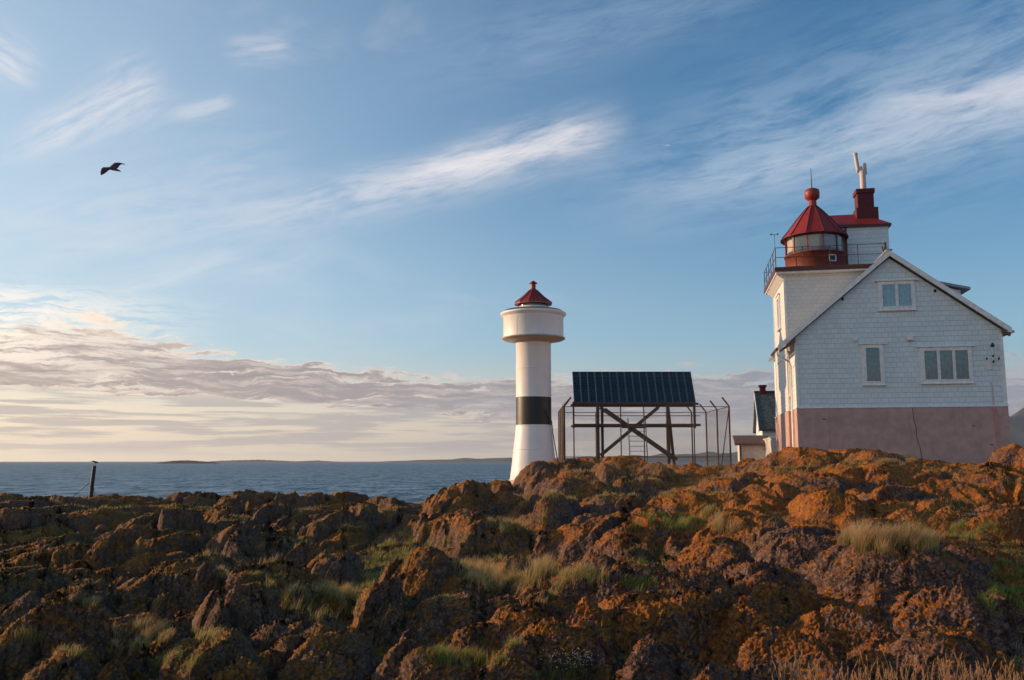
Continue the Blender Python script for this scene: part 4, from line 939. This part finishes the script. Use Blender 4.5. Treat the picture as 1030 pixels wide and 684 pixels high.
def bird(name, label, body, radii, wings, beak, loc, rz=0):
    b = empty(name, loc, rz); tag(b, label, 'bird')
    M = MB(); M.tube(body, radii, 12); bo = M.build('body', FEATH, b); md = bo.modifiers.new('sub', 'SUBSURF'); md.levels = md.render_levels = 1
    M = MB(); M.tube(beak, [.012, .003], 6); M.build('beak', mat('bill', (.35, .22, .05), .5) if 'bill' not in MATS else MATS['bill'], b)
    for w in wings:
        # w: list of (leading point, trailing point)
        M = MB(); n = len(w); vs = []
        for i, (a, c) in enumerate(w):
            a, c = Vector(a), Vector(c); th = .03*(1-i/n)+.004; m_ = (a*.7+c*.3)
            vs += [a, m_+Vector((0,0,th)), c, m_-Vector((0,0,th))]
        M.add(vs, [(4*i+k, 4*i+4+k, 4*i+4+(k+1)%4, 4*i+(k+1)%4) for i in range(n-1) for k in range(4)] + [(3,2,1,0), tuple(4*(n-1)+k for k in range(4))], True)
        wo = M.build('wing', FEATH, b)
    return b
c = at(112.5, 169.3, 34); k = 34/900
def bp3(px, py, dy=0): return tuple(at(px, py, 34+dy) - c)
bird('flying_gull', 'dark gull gliding with drooped and raised wings high over the sea', 
     [bp3(105.5,169.4,0), bp3(106.5,169.2,0), bp3(108.5,169.1,0), bp3(111,169.3,.02), bp3(114.5,170.1,.05), bp3(117.5,170.9,.08), bp3(119.5,171.6,.1), bp3(121.6,172.4,.12)],
     [.015,.034,.045,.062,.066,.048,.034,.016],
     [[(bp3(107.5,168.4,-.02), bp3(113,170.0,.0)), (bp3(104.2,167.9,-.14), bp3(109.5,171.2,-.12)), (bp3(102.2,169.2,-.26), bp3(107.2,173.2,-.25)), (bp3(101.0,172.2,-.36), bp3(104.6,175.0,-.36)), (bp3(101.0,175.8,-.42), bp3(102.6,176.0,-.42))],
      [(bp3(109.5,168.4,.05), bp3(116.5,170.3,.08)), (bp3(112.6,165.6,.16), bp3(119.0,168.6,.20)), (bp3(115.2,163.6,.26), bp3(120.6,166.2,.30)), (bp3(119.5,163.4,.34), bp3(122.6,165.2,.36)), (bp3(125.8,164.9,.44), bp3(125.6,165.7,.44))]],
     [bp3(105.6,169.5,0), bp3(104.2,169.9,0)], c)
pb_ = at(95.6, 464.9, 37.3)
bird('perched_bird', 'small dark bird perched on top of the leaning post', 
     [(-.13,0,.035),(-.10,0,.045),(-.075,0,.038),(-.03,0,.02),(.02,0,.0),(.07,0,-.015),(.14,0,-.03)], [.012,.026,.026,.040,.042,.026,.006],
     [[((-.03,-.035,.03),(.0,-.035,-.01)), ((.05,-.04,.015),(.04,-.038,-.02)), ((.13,-.02,-.02),(.128,-.02,-.024))], [((-.03,.035,.03),(.0,.035,-.01)), ((.05,.04,.015),(.04,.038,-.02)), ((.13,.02,-.02),(.128,.02,-.024))]],
     [(-.13,0,.033),(-.165,0,.026)], (pb_.x, pb_.y, pb_.z))
pbird = [o for o in col.objects if o.name.startswith('perched_bird')][0]
MB().tube([(0,-.012,-.02),(.0,-.012,ztop.z-pb_.z)], .005, 5).tube([(.01,.012,-.02),(.01,.012,ztop.z-pb_.z)], .005, 5).build('legs', RUST, pbird)
# ================================================================== grass and small plants
rng = np.random.default_rng(5)
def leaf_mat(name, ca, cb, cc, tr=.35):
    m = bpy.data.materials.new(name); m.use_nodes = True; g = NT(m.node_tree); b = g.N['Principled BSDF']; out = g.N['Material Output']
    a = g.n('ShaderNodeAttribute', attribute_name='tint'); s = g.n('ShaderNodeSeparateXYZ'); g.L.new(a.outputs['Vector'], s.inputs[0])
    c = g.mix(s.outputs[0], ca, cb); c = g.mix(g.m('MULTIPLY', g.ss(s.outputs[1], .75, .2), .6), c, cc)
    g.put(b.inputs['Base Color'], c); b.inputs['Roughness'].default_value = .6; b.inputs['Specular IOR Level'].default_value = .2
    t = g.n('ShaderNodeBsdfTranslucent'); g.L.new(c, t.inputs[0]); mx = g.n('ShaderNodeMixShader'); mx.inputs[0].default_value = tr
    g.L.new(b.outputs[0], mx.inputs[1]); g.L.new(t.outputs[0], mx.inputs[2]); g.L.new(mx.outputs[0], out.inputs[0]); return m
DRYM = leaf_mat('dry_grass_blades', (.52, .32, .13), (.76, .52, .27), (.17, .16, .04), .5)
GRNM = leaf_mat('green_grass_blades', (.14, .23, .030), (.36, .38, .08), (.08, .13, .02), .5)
def blades(roots, h, w, lean, tint, seg=3, wind=(.32, .0)):
    """roots (n,3); one tapered curved ribbon per root"""
    n = len(roots); h = np.broadcast_to(h, n)*rng.uniform(.55, 1.15, n); w = np.broadcast_to(w, n)
    a = rng.uniform(0, 2*np.pi, n); ld = np.stack([np.cos(a), np.sin(a)], -1)*(lean*rng.uniform(.2, 1.0, n))[:, None] + np.array(wind)*rng.uniform(.3, 1, n)[:, None]
    f = rng.uniform(0, 2*np.pi, n); fw = np.stack([np.cos(f), np.sin(f)*.4], -1)
    V = np.zeros((n, 2*seg+1, 3)); T = np.zeros((n, 2*seg+1, 3))
    for i in range(seg+1):
        t = i/seg; c = roots + np.concatenate([ld*(h*t**1.8)[:, None], (h*(t-.12*t*t))[:, None]], -1)
        if i < seg:
            off = np.concatenate([fw*(w*.5*(1-t*.75))[:, None], np.zeros((n, 1))], -1); V[:, 2*i] = c-off; V[:, 2*i+1] = c+off
        else: V[:, 2*seg] = c
        T[:, 2*i:min(2*i+2, 2*seg+1), 1] = t
    T[..., 0] = tint[:, None]
    fs = []
    for i in range(seg-1): fs += [(2*i, 2*i+1, 2*i+3), (2*i, 2*i+3, 2*i+2)]
    fs.append((2*seg-2, 2*seg-1, 2*seg))
    F = (np.arange(n)[:, None, None]*(2*seg+1) + np.array(fs)[None]).reshape(-1, 3)
    return V.reshape(-1, 3), F, T.reshape(-1, 3)
def tri_object(name, chunks, m, label):
    o = 0; Vs, Fs, Ts = [], [], []
    for V, F, T in chunks: Vs.append(V); Fs.append(F+o); Ts.append(T); o += len(V)
    V, F, T = np.concatenate(Vs), np.concatenate(Fs), np.concatenate(Ts)
    me = bpy.data.meshes.new(name); me.vertices.add(len(V)); me.vertices.foreach_set('co', V.astype(np.float32).ravel())
    me.loops.add(len(F)*3); me.polygons.add(len(F)); me.loops.foreach_set('vertex_index', F.ravel().astype(np.int32)); me.polygons.foreach_set('loop_start', np.arange(0, len(F)*3, 3, dtype=np.int32))
    me.update(calc_edges=True); a = me.attributes.new('tint', 'FLOAT_VECTOR', 'POINT'); a.data.foreach_set('vector', T.astype(np.float32).ravel())
    me.materials.append(m); ob = bpy.data.objects.new(name, me); col.objects.link(ob); tag(ob, label, None, None, 'stuff'); return ob
_az, _R, GX, GY, GZ, GRK = build_ground.grid; LOW = build_ground.low
_dx, _dy, _dz = GX, GY, GZ-EYE
_f = _dy*math.cos(PITCH)+_dz*math.sin(PITCH); _u = np.where(_f > .5, _dx/np.maximum(_f, .5), 99); _v = (_dz*math.cos(PITCH)-_dy*math.sin(PITCH))/np.maximum(_f, .5)
SPX = CX + F_PX*_u; SPY = CY - F_PX*_v
_cell = np.maximum(_R, 1)*np.gradient(_az)[None, :]*np.abs(np.gradient(_R, axis=0))
# first surface met on each bearing: running minimum of the photo row
_vis = SPY <= np.minimum.accumulate(np.where((_f > .5) & (_R > 3.5), SPY, 1e9), axis=0) + .8
def spots(px, py, rx, ry, n, maxrock=None):
    e = ((SPX-px)/rx)**2 + ((SPY-py)/ry)**2
    s = (e < 1) & _vis & (_R > 3.5)
    if maxrock is not None:
        q = s & (GRK < maxrock)
        if q.sum() > 20: s = q
    idx = np.flatnonzero(s.ravel())
    if len(idx) == 0: return np.zeros((0, 3))
    w = (_cell.ravel()[idx])*np.exp(-1.0*e.ravel()[idx]); k = rng.choice(idx, n, p=w/w.sum())
    P = np.stack([GX.ravel()[k], GY.ravel()[k], GZ.ravel()[k]], -1); P[:, :2] += rng.normal(0, .015, (n, 2)); P[:, 2] -= .02; return P
dry, grn = [], []
def patch(px, py, rx, ry, n, h, w, g=.0, lean=.5, seg=3):
    n = int(n*.95); h = h*.80; w = w*.9; py += 2
    P = spots(px, py, rx*1.15, ry*1.2, n)
    if len(P) == 0: return
    P = P[(fbm(P[:, 0]*2.6, P[:, 1]*2.6, 41, 3) + rng.normal(0, .18, len(P))) > .02]
    if len(P) == 0: return
    # tussocks: uneven height
    hh = h*(.55+.6*sstep(fbm(P[:, 0]*1.8, P[:, 1]*1.8, 77, 2), -.5, .7))
    isg = rng.random(len(P)) < g
    for sel, lst in ((~isg, dry), (isg, grn)):
        if sel.any(): lst.append(blades(P[sel], hh[sel]*(1 if lst is dry else .8), w, lean, rng.random(sel.sum()), seg))
for a in [ # column, row, half width, half height, blades, height, width, green share
    (515,580,58,12,9000,.46,.009,.22),(470,572,22,8,1500,.35,.009,.3),(575,582,34,9,2600,.34,.009,.5),
    (322,606,38,13,5200,.36,.008,.45),(350,585,24,8,1600,.28,.008,.6),(296,597,16,6,900,.3,.008,.2),(395,552,22,17,3600,.34,.010,.7),(372,572,20,9,1600,.3,.009,.6),(418,535,16,8,900,.28,.010,.6),
    (465,660,42,9,4200,.26,.005,.8),(500,645,22,6,1500,.24,.005,.7),(512,527,24,7,2200,.36,.013,.3),(545,520,14,5,700,.3,.013,.5),
    (672,524,34,9,4200,.38,.013,.8),(712,516,18,6,1200,.3,.014,.5),(728,530,15,5,1100,.42,.013,.1),(655,560,24,12,1600,.22,.010,.9),(642,585,18,6,700,.2,.01,.9),
    (884,545,36,9,6500,.50,.010,.10),(930,545,16,8,1300,.42,.010,.2),(985,533,34,7,3200,.32,.012,.75),(925,525,16,5,900,.28,.012,.6),(1012,595,26,22,3600,.28,.009,.95),(1020,560,18,10,1000,.26,.010,.8),
    (140,638,30,10,3400,.30,.006,.25),(118,650,16,6,900,.26,.006,.2),(86,602,14,5,700,.24,.008,.3),(215,640,16,7,900,.24,.006,.5),(70,655,18,5,700,.2,.006,.5),(175,665,30,8,1200,.18,.005,.6),(32,640,16,5,500,.2,.006,.4),
    (268,582,18,7,1400,.26,.009,.6),(270,560,14,6,600,.25,.009,.2),(215,558,10,5,400,.22,.01,.3),(200,590,12,4,300,.2,.009,.4),(222,575,10,4,260,.2,.01,.2),
    (575,676,34,6,2200,.20,.004,.8),(640,478,60,8,4200,.22,.020,.12),(600,470,40,6,2600,.26,.022,.12),(690,478,50,7,3200,.24,.020,.2),(730,470,22,5,1500,.30,.022,.15),(655,470,26,4,1500,.28,.022,.1),
    (585,495,46,6,2000,.24,.018,.2),(640,494,40,6,2000,.22,.018,.3),(700,496,34,6,1700,.22,.018,.3),(540,498,24,6,1100,.26,.020,.15),(524,505,16,5,600,.24,.02,.3),
    (870,462,46,5,2600,.24,.018,.25),(905,459,22,3,1000,.24,.018,.1),(820,466,40,6,1500,.2,.018,.5),(960,472,40,5,1500,.18,.018,.4),(780,472,30,5,1200,.2,.018,.4),(1005,485,26,5,900,.18,.016,.3),
    (345,527,30,5,900,.22,.016,.2),(300,545,20,5,600,.2,.014,.3),(240,520,24,4,700,.18,.018,.3),(385,512,24,5,800,.2,.018,.3),(300,510,30,4,700,.18,.02,.2),(190,508,26,3,700,.16,.022,.3),(95,508,34,3,900,.16,.022,.5),
    (60,537,12,2.5,500,.08,.014,.9),(75,543,9,2,300,.08,.014,.8),(160,520,20,3,400,.14,.018,.4),(440,545,16,6,600,.24,.014,.4),(465,540,14,5,400,.24,.014,.4),(760,545,30,6,500,.16,.012,.4),
    (560,600,26,5,700,.2,.009,.4),(800,520,40,6,700,.14,.013,.3),(960,505,40,5,900,.16,.014,.3),(440,600,20,4,400,.18,.008,.5),(540,560,20,4,500,.24,.011,.3)]:
    patch(*a)
# sparse tufts wherever soil has gathered between the rocks
sel = np.flatnonzero(((GRK < .35) & (LOW > .0) & (_R > 5) & (_R < 46) & (np.abs(_az)[None, :] < R(34))).ravel())
w_ = _cell.ravel()[sel]*(vnoise(GX.ravel()[sel]*.6, GY.ravel()[sel]*.6, 99) > .05); k = rng.choice(sel, 1700, p=w_/w_.sum())
for kk, per in ((k, 16),):
    C = np.stack([GX.ravel()[kk], GY.ravel()[kk], GZ.ravel()[kk]], -1); P = np.repeat(C, per, 0); P[:, :2] += rng.normal(0, .07, (len(P), 2)); P[:, 2] -= .03
    d = np.hypot(P[:, 0], P[:, 1]); tv = np.repeat(rng.random(len(C)), per); isg = tv < .4
    for s_, lst in ((~isg, dry), (isg, grn)): lst.append(blades(P[s_], .17, (.004+d*.0004)[s_], .5, rng.random(s_.sum())))
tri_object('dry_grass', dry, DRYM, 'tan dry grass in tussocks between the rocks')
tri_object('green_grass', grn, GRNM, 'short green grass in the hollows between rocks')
# ripe grass heads along the bottom right
def near_at(px, py, Y):
    p = at(px, py, Y); return np.array([p.x, p.y, ground_at(p.x, p.y)])
n = 420; P = []; tops_ = []
for i in range(n):
    px = 1045 - 275*rng.random()**1.1; Y = rng.uniform(8.2, 10.2); x = (px-CX)/908*Y; P.append((x, Y, ground_at(x, Y)-.03))
    tops_.append(min(.75, max(.12, at(px, rng.uniform(655, 690), Y).z - P[-1][2])))
P = np.array(P); ph = np.array(tops_); d0 = rng.uniform(-.10, .22, n); d1 = rng.normal(0, .08, n); tint = rng.random(n)
V, F, T = [], [], []; o = 0
for i in range(n):
    r = P[i]; pts = [r + np.array([d0[i]*t*t, d1[i]*t*t, ph[i]*t]) for t in (0, .4, .75, 1.0)]
    for a_, (p, q) in enumerate(zip(pts, pts[1:])):
        wv = .0022; V += [p+(-wv,0,0), p+(wv,0,0), q+(wv,0,0), q+(-wv,0,0)]; F += [(o, o+1, o+2), (o, o+2, o+3)]; T += [(tint[i], .5+.15*a_, 0)]*4; o += 4
    tip = pts[-1]; ax = (pts[-1]-pts[-2]); ax /= np.linalg.norm(ax)
    for k in range(16):     # spikelets round the head
        t = k/16; c = tip - ax*(.075*(1-t)); a = rng.uniform(0, 6.28); rad = (.009+.004*math.sin(math.pi*t))*(1-.5*t)
        dv = np.array([math.cos(a)*rad, math.sin(a)*rad, 0]) + ax*.014
        sd = np.array([-math.sin(a), math.cos(a), 0])*.0045
        V += [c-sd, c+sd, c+dv*1.3]; F += [(o, o+1, o+2)]; T += [(min(1, tint[i]+.3), 1, 0)]*3; o += 3
low = blades(P[rng.integers(0, n, 3600)] + rng.normal(0, .08, (3600, 3))*(1, 1, 0), .24, .006, .5, rng.random(3600))
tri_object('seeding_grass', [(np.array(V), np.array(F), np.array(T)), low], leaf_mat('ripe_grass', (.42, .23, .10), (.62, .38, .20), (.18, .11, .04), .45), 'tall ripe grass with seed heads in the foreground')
# small white flowers in two patches
V, F, T = [], [], []; o = 0
for (px, py, rx, ry, nn, s) in ((960,523,60,6,120,.011),(575,677,34,6,120,.007),(310,600,22,6,12,.008),(990,540,30,6,24,.011)):
    Q = spots(px, py, rx, ry, nn)
    for q in Q:
        hgt = rng.uniform(.12, .26); c = q + np.array([rng.normal(0, .03), rng.normal(0, .03), hgt]); m0 = o
        V += [q+(-.002,0,0), q+(.002,0,0), c]; F += [(o, o+1, o+2)]; T += [(0, 0, 0)]*3; o += 3
        tl = rng.uniform(-.5, .5)
        V.append(c+(0, 0, .004)); T.append((1, 1, 0)); ci = o; o += 1
        for k in range(6): a = k*math.pi/3; V.append(c + np.array([math.cos(a)*s, math.sin(a)*s*.8-.3*s, math.sin(a)*s*.7+tl*s*math.cos(a)])); T.append((1, 1, 0)); o += 1
        F += [(ci, ci+1+k, ci+1+(k+1) % 6) for k in range(6)]
tri_object('white_flowers', [(np.array(V), np.array(F), np.array(T))], leaf_mat('petals', (.05, .07, .02), (.50, .45, .38), (.05, .07, .02), .2), 'scattered small white flowers among the grass')
# one tall leafy weed near the bottom left
b0 = spots(177, 676, 5, 3, 1)[0]; wd = empty('leafy_weed', tuple(b0)); tag(wd, 'single upright bright green leafy weed at the bottom left', 'plant')
WG = mat('weed_green', (.16, .24, .03), .6, var=.3)
ztop_ = at(176.5, 650, b0[1]).z - b0[2]
MB().tube([(0,0,-.02), (.004,0,ztop_*.5), (-.004,0,ztop_)], [.006, .005, .002], 6).build('stem', WG, wd)
M = MB()
for k in range(46):
    t = (k+.5)/46; a = k*2.4; L = .055*(1-.75*t)+.012; z = ztop_*(.06+.94*t); c = Vector((0, 0, z)); d = Vector((math.cos(a), math.sin(a), .55))*L; s = Vector((-math.sin(a), math.cos(a), 0))*L*.22
    M.add([c, c+d*.5+s, c+d, c+d*.5-s], [(0,1,2), (0,2,3)])
M.build('leaves', WG, wd)

# ================================================================== the air
HAZE = 2.8e-5
if HAZE:
    hz = MB().box(-30500, 30500, -30500, 30500, -5.5, 640).build('haze', bpy.data.materials.new('haze_air')); m = hz.data.materials[0]; m.use_nodes = True; g = NT(m.node_tree); g.N.clear()
    out = g.n('ShaderNodeOutputMaterial'); v = g.n('ShaderNodeVolumePrincipled'); v.inputs['Color'].default_value = (.86, .92, 1.0, 1); v.inputs['Density'].default_value = HAZE; v.inputs['Anisotropy'].default_value = .3
    g.L.new(v.outputs[0], out.inputs['Volume']); tag(hz, 'thin pale sea haze', None, None, 'stuff')
